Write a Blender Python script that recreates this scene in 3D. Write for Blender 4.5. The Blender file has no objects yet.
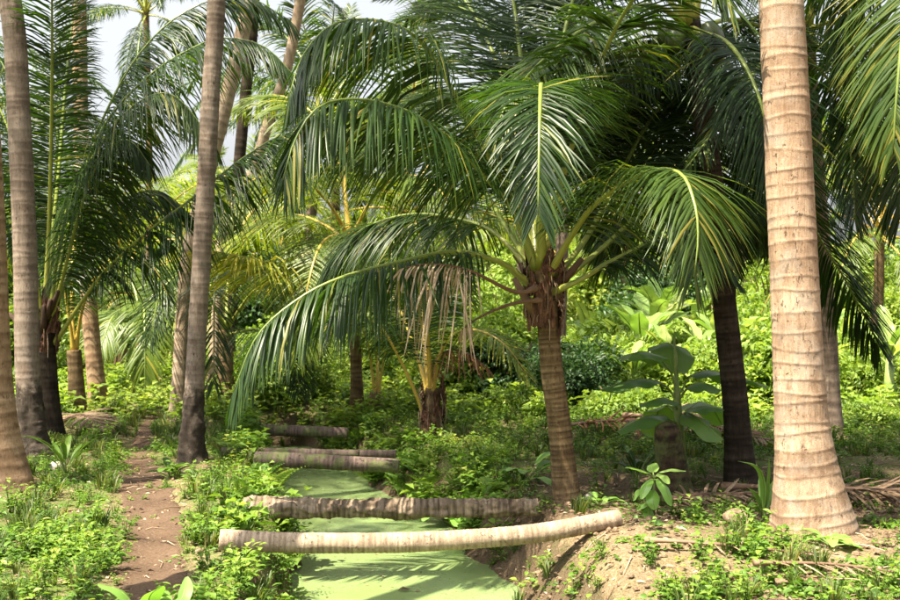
import bpy, math, random
import numpy as np
from mathutils import Vector
R = math.radians
rng = np.random.default_rng(7)
random.seed(7)
scene = bpy.context.scene
col = scene.collection

# ------------------------------------------------------------------ camera, sky, sun, exposure
F = 1100.0                       # focal length in pixels of a 900 px wide picture
CAMZ, HOR = 1.55, 310.0
cam_d = bpy.data.cameras.new('camera')
cam = bpy.data.objects.new('camera', cam_d)
col.objects.link(cam)
scene.camera = cam
cam.location = (0, 0, CAMZ)
cam.rotation_euler = (R(90), 0, 0)
cam_d.sensor_width = 36
cam_d.lens = 36 * F / 900
cam_d.shift_y = (HOR - 300) / 900
cam_d.clip_end = 2000
cam_d.dof.use_dof = True
cam_d.dof.focus_distance = 7.9
cam_d.dof.aperture_fstop = 4.5

SUN_AZ = math.atan2(-0.80, -0.60)      # where the sun stands, from +Y towards +X
SUN_EL = R(64)
world = bpy.data.worlds.new('World')
scene.world = world
world.use_nodes = True
wn = world.node_tree.nodes
bg = wn['Background']
sky = wn.new('ShaderNodeTexSky')
sky.sky_type = 'NISHITA'
sky.sun_disc = False
sky.sun_elevation = SUN_EL
sky.sun_rotation = SUN_AZ
sky.air_density = 1.0
sky.dust_density = 6.0
sky.ozone_density = 1.0
hs = wn.new('ShaderNodeHueSaturation')       # thin white cloud over the whole sky
hs.inputs['Saturation'].default_value = 0.22
hs.inputs['Value'].default_value = 1.3
world.node_tree.links.new(sky.outputs[0], hs.inputs['Color'])
world.node_tree.links.new(hs.outputs[0], bg.inputs[0])
bg.inputs[1].default_value = 0.065
sun_d = bpy.data.lights.new('sun', 'SUN')
sun_d.energy = 5.0
sun_d.angle = R(0.5)
sun_d.color = (1.0, 0.89, 0.70)
sun = bpy.data.objects.new('sun', sun_d)
col.objects.link(sun)
sdir = Vector((math.sin(SUN_AZ) * math.cos(SUN_EL), math.cos(SUN_AZ) * math.cos(SUN_EL), math.sin(SUN_EL)))
sun.rotation_euler = (-sdir).to_track_quat('-Z', 'Y').to_euler()
sun.location = sdir * 40
scene.view_settings.view_transform = 'Standard'
scene.view_settings.look = 'None'
scene.view_settings.gamma = 1
scene.view_settings.exposure = 2.0
scene.render.engine = 'CYCLES'
scene.cycles.use_denoising = True
scene.cycles.max_bounces = 7
scene.cycles.diffuse_bounces = 4
scene.cycles.glossy_bounces = 2
scene.cycles.transmission_bounces = 4
scene.cycles.transparent_max_bounces = 4
scene.cycles.caustics_reflective = False
scene.cycles.caustics_refractive = False

# ------------------------------------------------------------------ helpers
def at(px, py, Y):
    return np.array(((px - 450) / F * Y, Y, CAMZ - (py - HOR) / F * Y))

def nrm(a):
    return a / np.maximum(np.linalg.norm(a, axis=-1, keepdims=True), 1e-9)

def tag(o, label=None, cat=None, group=None, kind=None):
    if label: o['label'] = label
    if cat: o['category'] = cat
    if group: o['group'] = group
    if kind: o['kind'] = kind
    return o

def mesh(name, V, Fc, attrs=None, smooth=True, mat=None):
    """V (n,3); Fc one (m,k) array or a list of such arrays; attrs name -> per-vertex floats"""
    if not isinstance(Fc, (list, tuple)):
        Fc = [Fc]
    Fc = [np.asarray(f, dtype=np.int32) for f in Fc if len(f)]
    me = bpy.data.meshes.new(name)
    me.vertices.add(len(V))
    me.vertices.foreach_set('co', np.asarray(V, dtype=np.float32).ravel())
    loops = np.concatenate([f.ravel() for f in Fc])
    tot = np.concatenate([np.full(len(f), f.shape[1], np.int32) for f in Fc])
    start = np.concatenate(([0], np.cumsum(tot)[:-1])).astype(np.int32)
    me.loops.add(len(loops))
    me.loops.foreach_set('vertex_index', loops)
    me.polygons.add(len(tot))
    me.polygons.foreach_set('loop_start', start)
    me.polygons.foreach_set('loop_total', tot)
    if smooth:
        me.polygons.foreach_set('use_smooth', np.ones(len(tot), bool))
    for k, v in (attrs or {}).items():
        at_ = me.attributes.new(k, 'FLOAT', 'POINT')
        at_.data.foreach_set('value', np.asarray(v, dtype=np.float32))
    me.update(calc_edges=True)
    if mat:
        me.materials.append(mat)
    return me

def obj(name, me, parent=None, loc=(0, 0, 0)):
    o = bpy.data.objects.new(name, me)
    col.objects.link(o)
    o.location = loc
    if parent:
        o.parent = parent
    return o

def empty(name, loc, label, cat, group=None):
    o = bpy.data.objects.new(name, None)
    col.objects.link(o)
    o.location = loc
    o.empty_display_size = 0.2
    return tag(o, label, cat, group)

class Acc:
    """collects vertices, faces and one tint value per vertex"""
    def __init__(s):
        s.V, s.T, s.F, s.n = [], [], {}, 0
    def add(s, V, Fc, tint):
        V = np.asarray(V).reshape(-1, 3)
        Fc = np.asarray(Fc)
        s.V.append(V)
        s.T.append(np.broadcast_to(np.asarray(tint, float).ravel() if np.ndim(tint) else tint, (len(V),)))
        s.F.setdefault(Fc.shape[1], []).append(Fc + s.n)
        s.n += len(V)
    def mesh(s, name, mat, smooth=True):
        return mesh(name, np.concatenate(s.V), [np.concatenate(f) for f in s.F.values()], {'tint': np.concatenate(s.T)}, smooth, mat)

def hash2(ix, iy, seed):
    h = np.sin(ix * 127.1 + iy * 311.7 + seed * 74.7) * 43758.5453
    return h - np.floor(h)

def vnoise(x, y, seed=0):
    x = np.asarray(x, float); y = np.asarray(y, float)
    ix, iy = np.floor(x), np.floor(y)
    fx, fy = x - ix, y - iy
    fx = fx * fx * (3 - 2 * fx); fy = fy * fy * (3 - 2 * fy)
    a, b = hash2(ix, iy, seed), hash2(ix + 1, iy, seed)
    c, d = hash2(ix, iy + 1, seed), hash2(ix + 1, iy + 1, seed)
    return (a * (1 - fx) + b * fx) * (1 - fy) + (c * (1 - fx) + d * fx) * fy

def fbm(x, y, seed=0, o=4):
    s, a, t = 0, 1.0, 0
    for k in range(o):
        s = s + a * vnoise(x * 2 ** k, y * 2 ** k, seed + k * 13); t += a; a *= .5
    return s / t

def sstep(a, b, x):
    t = np.clip((x - a) / (b - a), 0, 1)
    return t * t * (3 - 2 * t)

def spline(P, m):
    """Catmull-Rom through P, m points evenly spaced by arc length"""
    P = np.asarray(P, float)
    E = np.vstack((2 * P[0] - P[1], P, 2 * P[-1] - P[-2]))
    out = []
    for i in range(len(P) - 1):
        t = np.linspace(0, 1, 14, endpoint=False)[:, None]
        a, b, c, d = E[i], E[i + 1], E[i + 2], E[i + 3]
        out.append(.5 * ((2 * b) + (c - a) * t + (2 * a - 5 * b + 4 * c - d) * t ** 2 + (3 * b - a - 3 * c + d) * t ** 3))
    Q = np.vstack(out + [P[-1:]])
    s = np.concatenate(([0], np.cumsum(np.linalg.norm(np.diff(Q, axis=0), axis=1))))
    u = np.linspace(0, s[-1], m)
    return np.stack([np.interp(u, s, Q[:, k]) for k in range(3)], 1), s[-1]

def frames(C, S0):
    T = nrm(np.gradient(C, axis=0))
    S = np.broadcast_to(S0, T.shape)
    S = nrm(S - (S * T).sum(1, keepdims=True) * T)
    return T, S, np.cross(S, T)

def grid_faces(m, n, wrap=False):
    i, j = np.meshgrid(np.arange(m - 1), np.arange(n if wrap else n - 1), indexing='ij')
    j2 = (j + 1) % n
    return np.stack((i * n + j, i * n + j2, (i + 1) * n + j2, (i + 1) * n + j), -1).reshape(-1, 4)

def tube(C, rad, k=8, S0=None, flat=1.0):
    C = np.asarray(C, float)
    m = len(C)
    if S0 is None:
        d = C[-1] - C[0]
        S0 = np.cross(d, (0, 0, 1)) if np.linalg.norm(np.cross(d, (0, 0, 1))) > .05 * np.linalg.norm(d) else np.array((1., 0, 0))
        S0 = nrm(S0)
    T, S, N = frames(C, S0)
    a = np.arange(k) / k * 2 * np.pi
    rad = np.broadcast_to(rad, (m,))
    V = C[:, None] + rad[:, None, None] * (np.cos(a)[None, :, None] * S[:, None] + flat * np.sin(a)[None, :, None] * N[:, None])
    V = np.vstack((V.reshape(-1, 3), C[:1], C[-1:]))
    q = grid_faces(m, k, True)
    j = np.arange(k)
    c0 = np.stack((np.full(k, m * k), (j + 1) % k, j), 1)
    c1 = np.stack((np.full(k, m * k + 1), (m - 1) * k + j, (m - 1) * k + (j + 1) % k), 1)
    return V, q, np.vstack((c0, c1))

# ------------------------------------------------------------------ materials
def new_mat(name):
    m = bpy.data.materials.new(name)
    m.use_nodes = True
    nt = m.node_tree
    nt.nodes.clear()
    out = nt.nodes.new('ShaderNodeOutputMaterial')
    return m, nt, out

def N_(nt, t, **kw):
    n = nt.nodes.new(t)
    for k, v in kw.items():
        if k.startswith('i_'):
            n.inputs[k[2:].replace('_', ' ')].default_value = v
        else:
            setattr(n, k, v)
    return n

def noise(nt, scale, detail=4, rough=.55, coord=None, stretch=None):
    n = N_(nt, 'ShaderNodeTexNoise')
    n.inputs['Scale'].default_value = scale
    n.inputs['Detail'].default_value = detail
    n.inputs['Roughness'].default_value = rough
    tc = N_(nt, 'ShaderNodeTexCoord')
    src = tc.outputs[coord or 'Object']
    if stretch:
        mp = N_(nt, 'ShaderNodeMapping')
        mp.inputs['Scale'].default_value = stretch
        nt.links.new(src, mp.inputs[0]); src = mp.outputs[0]
    nt.links.new(src, n.inputs['Vector'])
    return n.outputs['Fac']

def ramp(nt, fac, stops):
    r = N_(nt, 'ShaderNodeValToRGB')
    e = r.color_ramp.elements
    while len(e) < len(stops): e.new(0.5)
    for el, (p, c) in zip(e, stops):
        el.position = p
        el.color = (*c, 1) if len(c) == 3 else c
    nt.links.new(fac, r.inputs[0])
    return r.outputs[0]

def mixc(nt, fac, a, b, mode='MIX'):
    m = N_(nt, 'ShaderNodeMix', data_type='RGBA', blend_type=mode)
    for s, v in ((m.inputs[0], fac), (m.inputs[6], a), (m.inputs[7], b)):
        if hasattr(v, 'links'): nt.links.new(v, s)
        elif isinstance(v, (int, float)): s.default_value = v
        else: s.default_value = (*v, 1)
    return m.outputs[2]

def math_(nt, op, a, b=None):
    m = N_(nt, 'ShaderNodeMath', operation=op)
    for s, v in zip(m.inputs, (a, b)):
        if v is None: continue
        if hasattr(v, 'links'): nt.links.new(v, s)
        else: s.default_value = v
    return m.outputs[0]

def attr(nt, name):
    return N_(nt, 'ShaderNodeAttribute', attribute_name=name).outputs['Fac']

def bump(nt, h, strength, dist):
    b = N_(nt, 'ShaderNodeBump')
    b.inputs['Strength'].default_value = strength
    b.inputs['Distance'].default_value = dist
    nt.links.new(h, b.inputs['Height'])
    return b.outputs[0]

def surf(nt, out, color, rough=.6, spec=.3, normal=None, trans=None, tfac=.35):
    p = N_(nt, 'ShaderNodeBsdfPrincipled')
    nt.links.new(color, p.inputs['Base Color'])
    if hasattr(rough, 'links'): nt.links.new(rough, p.inputs['Roughness'])
    else: p.inputs['Roughness'].default_value = rough
    p.inputs['Specular IOR Level'].default_value = spec
    if normal: nt.links.new(normal, p.inputs['Normal'])
    s = p.outputs[0]
    if trans is not None:
        t = N_(nt, 'ShaderNodeBsdfTranslucent')
        nt.links.new(trans, t.inputs[0])
        mx = N_(nt, 'ShaderNodeMixShader')
        mx.inputs[0].default_value = tfac
        nt.links.new(s, mx.inputs[1]); nt.links.new(t.outputs[0], mx.inputs[2]); s = mx.outputs[0]
    nt.links.new(s, out.inputs[0])

def leaf_mat(name, stops, rough=.42, spec=.45, tfac=.35, tmul=(1.5, 1.6, .7), vary=.35, nscale=9):
    """leaf colour from the per-leaf tint, a little noise and the object's own random value"""
    m, nt, out = new_mat(name)
    f = attr(nt, 'tint')
    nz = noise(nt, nscale, 3)
    oi = N_(nt, 'ShaderNodeObjectInfo').outputs['Random']
    f = math_(nt, 'ADD', f, math_(nt, 'MULTIPLY', math_(nt, 'SUBTRACT', nz, .5), vary))
    f = math_(nt, 'ADD', f, math_(nt, 'MULTIPLY', math_(nt, 'SUBTRACT', oi, .5), .18))
    c = ramp(nt, f, stops)
    t = mixc(nt, 1.0, c, tmul, 'MULTIPLY')
    surf(nt, out, c, rough, spec, None, t, tfac)
    return m

M = {}
# palm leaflets: deep green, yellowing at the top of the tint range
M['leaflet'] = leaf_mat('palm_leaflet_green', [(0, (.009, .022, .006)), (.45, (.022, .050, .010)), (.8, (.060, .100, .016)), (1, (.17, .16, .03))], .38, .33, .36, (2.3, 2.4, .6))
M['leaflet_light'] = leaf_mat('palm_leaflet_light', [(0, (.06, .105, .018)), (.5, (.13, .19, .028)), (.85, (.24, .28, .035)), (1, (.34, .32, .045))], .38, .4, .48, (1.6, 1.55, .5))  # brighter copy of the green leaflets, sunlight put into the colour
M['leaflet_dry'] = leaf_mat('palm_leaflet_dry', [(0, (.09, .06, .038)), (.5, (.25, .175, .115)), (1, (.46, .36, .26))], .7, .2, .2, (1.2, 1.0, .7))
M['leaflet_red'] = leaf_mat('palm_leaflet_reddish', [(0, (.10, .05, .03)), (.5, (.25, .11, .06)), (1, (.38, .22, .08))], .7, .2, .25, (1.2, 1.0, .7))
M['rachis'] = leaf_mat('palm_petiole_green', [(0, (.07, .11, .02)), (.5, (.19, .25, .045)), (1, (.36, .33, .06))], .35, .5, .1, (1.2, 1.2, .6), .25)
M['rachis_yellow'] = leaf_mat('palm_petiole_yellow', [(0, (.30, .23, .04)), (.5, (.46, .34, .06)), (1, (.58, .38, .08))], .35, .5, .1, (1.2, 1.2, .6), .25)
M['rachis_dry'] = leaf_mat('palm_petiole_dry', [(0, (.05, .028, .018)), (.5, (.12, .07, .045)), (1, (.26, .17, .11))], .7, .25, .02, (1, 1, 1), .5)
M['herb'] = leaf_mat('herb_leaf', [(0, (.036, .082, .012)), (.5, (.105, .200, .026)), (.85, (.195, .285, .045)), (1, (.29, .32, .07))], .5, .35, .40, (1.35, 1.4, .6), .5, 3)
M['grass'] = leaf_mat('grass_blade', [(0, (.035, .065, .014)), (.6, (.085, .135, .030)), (1, (.24, .21, .09))], .5, .3, .4, (1.4, 1.4, .6), .4, 3)
M['shrub'] = leaf_mat('shrub_leaf', [(0, (.07, .13, .02)), (.5, (.19, .29, .045)), (1, (.40, .46, .11))], .5, .35, .42, (1.4, 1.4, .6), .6, 1.2)
M['darkbush'] = leaf_mat('dark_bush_leaf', [(0, (.02, .045, .016)), (.6, (.045, .10, .028)), (1, (.10, .17, .04))], .45, .4, .3, (1.4, 1.5, .6), .4, 2)
M['banana'] = leaf_mat('banana_leaf', [(0, (.06, .13, .035)), (.5, (.12, .22, .055)), (1, (.21, .32, .06))], .38, .5, .38, (1.4, 1.7, .6), .3, 5)
M['banana_light'] = leaf_mat('banana_leaf_light', [(0, (.12, .21, .04)), (.5, (.22, .34, .08)), (1, (.42, .46, .16))], .42, .4, .42, (1.3, 1.4, .6), .4, 3)  # brighter banana leaf for the clearing, its sunshine put into the colour
M['sapling'] = leaf_mat('sapling_leaf', [(0, (.11, .22, .04)), (.6, (.20, .36, .07)), (1, (.32, .45, .12))], .36, .5, .38, (1.3, 1.5, .6), .25, 6)
M['litter'] = leaf_mat('dry_leaf_litter', [(0, (.06, .04, .025)), (.5, (.22, .14, .085)), (1, (.50, .40, .28))], .8, .2, .1, (1, 1, 1), .5, 4)

def trunk_mat(name, dark, mid, light, ringc, moss=0.0, rs=.6, lying=False, foot=None, lichen=0.0):
    m, nt, out = new_mat(name)
    st = noise(nt, 26, 5, .65, stretch=(1, .25, .25) if lying else (1, 1, .10))
    big = noise(nt, 3.2, 4, .6)
    blotch = noise(nt, 11, 5, .7)
    f = math_(nt, 'ADD', math_(nt, 'MULTIPLY', st, .55), math_(nt, 'MULTIPLY', big, .5))
    f = math_(nt, 'ADD', f, math_(nt, 'MULTIPLY', math_(nt, 'SUBTRACT', attr(nt, 'tone'), .5), .22))
    c = ramp(nt, f, [(.28, dark), (.5, mid), (.72, light)])
    bl = ramp(nt, blotch, [(.36, (0, 0, 0)), (.46, (1, 1, 1))])
    c = mixc(nt, math_(nt, 'MULTIPLY', math_(nt, 'SUBTRACT', 1.0, bl), .55), c, dark)
    fine = noise(nt, 90, 4, .7, stretch=(1, .12, .12) if lying else (1, 1, .16))
    ck = ramp(nt, fine, [(.38, (0, 0, 0)), (.47, (1, 1, 1))])
    c = mixc(nt, math_(nt, 'MULTIPLY', math_(nt, 'SUBTRACT', 1.0, ck), .35), c, ringc)
    pit = noise(nt, 34, 4, .75, stretch=(1, 1, 1) if lying else (1, 1, .45))
    pm = math_(nt, 'MULTIPLY', ramp(nt, pit, [(.60, (0, 0, 0)), (.66, (1, 1, 1))]), ramp(nt, big, [(.42, (0, 0, 0)), (.58, (1, 1, 1))]))
    c = mixc(nt, math_(nt, 'MULTIPLY', pm, .75), c, tuple(v * .5 for v in ringc))
    grain = noise(nt, 150, 3, .8)
    c = mixc(nt, .5, c, mixc(nt, 1.0, c, ramp(nt, grain, [(.3, (.62, .62, .62)), (.7, (1.38, 1.36, 1.32))]), 'MULTIPLY'))
    rg = attr(nt, 'ring')
    rgn = math_(nt, 'MULTIPLY', rg, ramp(nt, noise(nt, 9, 3), [(.36, (.12,) * 3), (.6, (1,) * 3)]))
    c = mixc(nt, math_(nt, 'MINIMUM', math_(nt, 'MULTIPLY', rgn, rs * 1.5), 1.0), c, ringc)
    lip = math_(nt, 'MULTIPLY', attr(nt, 'lip'), ramp(nt, noise(nt, 7, 3), [(.4, (.1,) * 3), (.62, (.8,) * 3)]))
    c = mixc(nt, math_(nt, 'MULTIPLY', lip, .6), c, tuple(min(.8, v * 1.25) for v in light))
    if lichen:
        li = noise(nt, 4.5, 6, .72)
        c = mixc(nt, math_(nt, 'MULTIPLY', ramp(nt, li, [(.50, (0, 0, 0)), (.60, (1, 1, 1))]), lichen * .6), c, (.36, .32, .27))
        sn = noise(nt, 8, 5, .7, stretch=(1, 1, .25))
        c = mixc(nt, math_(nt, 'MULTIPLY', ramp(nt, sn, [(.55, (0, 0, 0)), (.66, (1, 1, 1))]), lichen * .75), c, (.15, .085, .045))
    if foot:
        fh = math_(nt, 'ADD', attr(nt, 'height'), math_(nt, 'MULTIPLY', math_(nt, 'SUBTRACT', noise(nt, 7, 5, .7), .5), .7))
        c = mixc(nt, ramp(nt, fh, [(foot - .04, (.92,) * 3), (min(.99, foot + .08), (0, 0, 0))]), c, ramp(nt, blotch, [(.35, (.018, .014, .011)), (.55, (.045, .036, .028)), (.72, (.16, .13, .10))]))
    if moss:
        mo = noise(nt, 5, 5, .7)
        mm = ramp(nt, mo, [(.52 - moss * .2, (0, 0, 0)), (.62, (1, 1, 1))])
        c = mixc(nt, math_(nt, 'MULTIPLY', mm, .7), c, (.10, .13, .04))
    h = math_(nt, 'ADD', math_(nt, 'MULTIPLY', st, .6), math_(nt, 'MULTIPLY', fine, .5))
    h = math_(nt, 'SUBTRACT', math_(nt, 'ADD', h, math_(nt, 'MULTIPLY', grain, .35)), pm)
    surf(nt, out, c, .9, .15, bump(nt, h, .85, .014))
    return m
M['trunk_tan'] = trunk_mat('palm_bark_tan', (.17, .105, .06), (.29, .19, .115), (.40, .285, .185), (.12, .07, .038), 0, .62)
M['trunk_front'] = trunk_mat('palm_bark_front', (.16, .105, .07), (.31, .215, .145), (.45, .335, .24), (.11, .066, .040), 0, .7, lichen=.6)
M['trunk_grey'] = trunk_mat('palm_bark_grey', (.10, .075, .058), (.19, .145, .115), (.29, .23, .18), (.06, .04, .03), 0, .4)
M['trunk_foot'] = trunk_mat('palm_bark_blackened_foot', (.10, .075, .058), (.18, .14, .112), (.27, .215, .175), (.07, .05, .04), 0, .32, foot=.82, lichen=.35)
M['trunk_brown'] = trunk_mat('palm_bark_brown', (.08, .05, .025), (.165, .11, .055), (.25, .18, .10), (.045, .028, .016))
M['trunk_dark'] = trunk_mat('palm_bark_dark', (.014, .010, .007), (.032, .023, .016), (.065, .05, .037), (.010, .007, .005))  # near-black bark copy; the shade on these trunks is put into its colour
M['log_pale'] = trunk_mat('log_bark_pale', (.22, .16, .11), (.32, .245, .175), (.42, .335, .25), (.12, .082, .055), 0, .5, True)
M['log_moss'] = trunk_mat('log_bark_mossy', (.055, .040, .028), (.15, .112, .078), (.29, .23, .17), (.04, .028, .02), 0, .6, True)
M['log_grey'] = trunk_mat('log_bark_greyish', (.055, .038, .033), (.10, .072, .062), (.16, .12, .105), (.035, .025, .02), .05, .5, True)
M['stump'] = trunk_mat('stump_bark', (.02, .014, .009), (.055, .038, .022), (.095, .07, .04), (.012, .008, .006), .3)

def simple(name, stops, scale, rough, spec=.2, bs=.4, bd=.01, stretch=None):
    m, nt, out = new_mat(name)
    n = noise(nt, scale, 5, .65, stretch=stretch)
    surf(nt, out, ramp(nt, n, stops), rough, spec, bump(nt, n, bs, bd))
    return m
M['fibre'] = simple('leaf_sheath_fibre', [(.32, (.030, .016, .011)), (.5, (.10, .048, .030)), (.62, (.19, .10, .065)), (.75, (.34, .23, .16))], 34, .9, .2, .9, .02, stretch=(1, 1, .22))
M['coconut'] = simple('coconut_green', [(.3, (.03, .05, .012)), (.7, (.07, .09, .02))], 8, .4, .5)
M['husk'] = simple('coconut_husk_pale', [(.3, (.16, .14, .12)), (.7, (.42, .38, .33))], 14, .9)
M['husk_o'] = simple('coconut_husk_orange', [(.3, (.38, .22, .07)), (.7, (.62, .42, .16))], 10, .8)
M['root'] = simple('root_mass', [(.3, (.09, .06, .04)), (.7, (.26, .19, .13))], 22, .95, .1, .9, .02)
M['stem'] = simple('shrub_stem', [(.3, (.05, .04, .02)), (.7, (.14, .11, .06))], 12, .8)
M['gstem'] = simple('green_stem', [(.3, (.09, .15, .03)), (.7, (.22, .28, .08))], 10, .5, .4)
M['stone'] = simple('stone', [(.3, (.14, .12, .11)), (.7, (.36, .33, .30))], 12, .9)

def soil_mat():
    m, nt, out = new_mat('soil_and_humus')
    a = noise(nt, 1.1, 6, .6); b = noise(nt, 9, 6, .7); f = noise(nt, 60, 5, .75)
    k = math_(nt, 'ADD', math_(nt, 'MULTIPLY', a, .5), math_(nt, 'MULTIPLY', b, .5))
    c = ramp(nt, k, [(.32, (.055, .034, .020)), (.48, (.15, .095, .055)), (.62, (.27, .185, .115)), (.75, (.38, .28, .185))])
    c = mixc(nt, .5, c, ramp(nt, f, [(.35, (.06, .035, .02)), (.5, (.30, .21, .14)), (.68, (.52, .41, .29))]))
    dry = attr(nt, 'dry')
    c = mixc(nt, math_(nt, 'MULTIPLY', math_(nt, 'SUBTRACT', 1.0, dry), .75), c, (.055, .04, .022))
    g = math_(nt, 'MULTIPLY', attr(nt, 'green'), ramp(nt, noise(nt, 5, 6, .7), [(.36, (0, 0, 0)), (.55, (1, 1, 1))]))
    gc = ramp(nt, f, [(.3, (.035, .075, .012)), (.65, (.12, .18, .035))])
    c = mixc(nt, math_(nt, 'MULTIPLY', g, .85), c, gc)
    h = math_(nt, 'ADD', math_(nt, 'MULTIPLY', b, 1.2), math_(nt, 'MULTIPLY', f, .5))
    surf(nt, out, c, .95, .12, bump(nt, h, .9, .04))
    return m
M['soil'] = soil_mat()

def path_mat():
    m, nt, out = new_mat('trodden_earth')
    a = noise(nt, 1.6, 6, .65); f = noise(nt, 55, 6, .75); b = noise(nt, 12, 5, .7)
    c = ramp(nt, a, [(.3, (.040, .025, .016)), (.5, (.085, .054, .035)), (.7, (.135, .092, .060))])
    c = mixc(nt, .45, c, ramp(nt, f, [(.33, (.028, .018, .012)), (.5, (.095, .062, .041)), (.7, (.21, .155, .108))]))
    c = mixc(nt, math_(nt, 'MULTIPLY', ramp(nt, b, [(.55, (0, 0, 0)), (.7, (1, 1, 1))]), .5), c, (.12, .07, .04))
    h = math_(nt, 'ADD', math_(nt, 'MULTIPLY', b, .8), math_(nt, 'MULTIPLY', f, .5))
    surf(nt, out, c, .95, .12, bump(nt, h, .8, .03))
    return m
M['path'] = path_mat()

def water_mat():
    m, nt, out = new_mat('duckweed_water')
    a = noise(nt, 1.3, 5, .6); f = noise(nt, 120, 4, .7); v = noise(nt, 14, 5, .7)
    c = ramp(nt, a, [(.3, (.145, .195, .065)), (.5, (.175, .235, .10)), (.7, (.205, .27, .135))])
    c = mixc(nt, .35, c, ramp(nt, f, [(.35, (.09, .15, .035)), (.65, (.22, .30, .125))]))
    vo = N_(nt, 'ShaderNodeTexVoronoi'); vo.inputs['Scale'].default_value = 95
    nt.links.new(N_(nt, 'ShaderNodeTexCoord').outputs['Object'], vo.inputs['Vector'])
    c = mixc(nt, .22, c, mixc(nt, 1.0, c, ramp(nt, vo.outputs['Color'], [(.2, (.45, .5, .35)), (.8, (1.5, 1.45, 1.3))]), 'MULTIPLY'))
    sp = ramp(nt, v, [(.60, (0, 0, 0)), (.70, (1, 1, 1))])
    c = mixc(nt, math_(nt, 'MULTIPLY', sp, .75), c, (.035, .06, .015))
    r = ramp(nt, a, [(.35, (.34,) * 3), (.65, (.18,) * 3)])
    surf(nt, out, c, r, .5, bump(nt, f, .25, .004))
    return m
M['water'] = water_mat()

# ------------------------------------------------------------------ ground, path, water
XC_Y = [-5, 3, 6, 7.8, 10.25, 12.2, 14, 18, 30]
XC_X = [-.1, -.12, -.20, -.38, -.85, -1.35, -1.85, -2.9, -6]
PATH_Y = [-4, 3.5, 5.9, 8.1, 10.65, 13.1, 15, 17.5, 21, 26]
PATH_X = [-1.0, -1.35, -1.62, -2.16, -3.02, -3.68, -4.15, -4.6, -5.6, -8]
PATH_W = [.22, .22, .215, .25, .24, .15, .10, .08, .06, .05]
WATER_Z = -.5

def xcan(y): return np.interp(y, XC_Y, XC_X)
def hwid(y): return np.interp(y, [3, 7.8, 10.5, 13, 16], [.62, .66, .60, .5, .4])
def pathx(y): return np.interp(y, PATH_Y, PATH_X)

def ground_h(x, y):
    x = np.asarray(x, float); y = np.asarray(y, float)
    near = np.exp(-((x / 40) ** 2 + ((y - 10) / 40) ** 2))
    z = .10 * (fbm(x * .55, y * .55, 1) - .5) + .05 * (fbm(x * 2.3, y * 2.3, 5) - .5) + .025 * (fbm(x * 8, y * 8, 9, 3) - .5)
    z = z * (.35 + .65 * near) + .035 * (fbm(x * 5, y * 5, 15, 3) - .5) * sstep(.0, .6, x - xcan(y)) * sstep(14, 10, y)
    # mound on the right bank where the pale log rests and at the foot of the front palm
    z = z + .16 * np.exp(-(((x - 1.35) / .75) ** 2 + ((y - 6.9) / .9) ** 2)) + .06 * np.exp(-(((x - 2.44) / .7) ** 2 + ((y - 7.4) / .7) ** 2))
    dp = np.abs(x - pathx(y))
    z = z - .05 * np.exp(-(dp / .3) ** 2) * sstep(28, 20, y)
    # far ground rises slowly towards the wood behind
    z = z + sstep(28, 90, y) * 2.5
    wob = .16 * (fbm(x * 1.7 + 4, y * 1.7, 21) - .5) * 2
    d = x - xcan(y) + wob
    hw = hwid(y)
    left = sstep(hw + .28, hw - .10, -d) * (d <= 0)
    right = sstep(hw + .62, hw - .12, d) * (d > 0)
    cut = np.maximum(left, right) * sstep(18, 15.5, y) * sstep(1.5, 3.5, y)
    bank = cut * (1 - cut) * 4 * (d > 0)
    return z * (1 - cut) + cut * (-.86 + .4 * z) + bank * (.16 * (fbm(x * 3.1, y * 3.1, 91, 4) - .5) + .07 * (fbm(x * 9, y * 9, 95, 3) - .5))

def axis(spec):
    out = [spec[0][0]]
    for a, b, st in spec:
        out += list(np.linspace(a, b, max(2, int(round((b - a) / st)) + 1))[1:])
    return np.array(out)
ax = axis([(-260, -60, 40), (-60, -16, 4), (-16, -5, .35), (-5, 4.5, .045), (4.5, 14, .3), (14, 60, 4), (60, 260, 40)])
ay = axis([(-120, -20, 20), (-20, 3, 1.2), (3, 5.2, .12), (5.2, 15, .055), (15, 20, .15), (20, 36, .6), (36, 100, 4), (100, 420, 40)])
gx, gy = np.meshgrid(ax, ay)
gz = ground_h(gx, gy)
green = sstep(.25, .6, fbm(gx * .8, gy * .8, 33)) * (np.abs(gx - pathx(gy)) > .35)
green = np.where((gx > .35) & (gy < 10.6), green * .25, np.maximum(green, .6))
green = green * sstep(-.25, -.05, gz)
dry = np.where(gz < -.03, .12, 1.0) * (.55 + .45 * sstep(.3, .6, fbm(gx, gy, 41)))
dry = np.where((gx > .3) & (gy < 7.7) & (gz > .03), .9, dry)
dry = np.where((gx > .5) & (gy > 7.9) & (gy < 11.5), dry * .35, dry)  # dark humus under the palms, with their shade put into the tone too
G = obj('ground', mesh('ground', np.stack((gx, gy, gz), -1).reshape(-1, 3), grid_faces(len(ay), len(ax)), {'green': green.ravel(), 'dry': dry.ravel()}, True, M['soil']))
tag(G, kind='structure')

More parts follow.
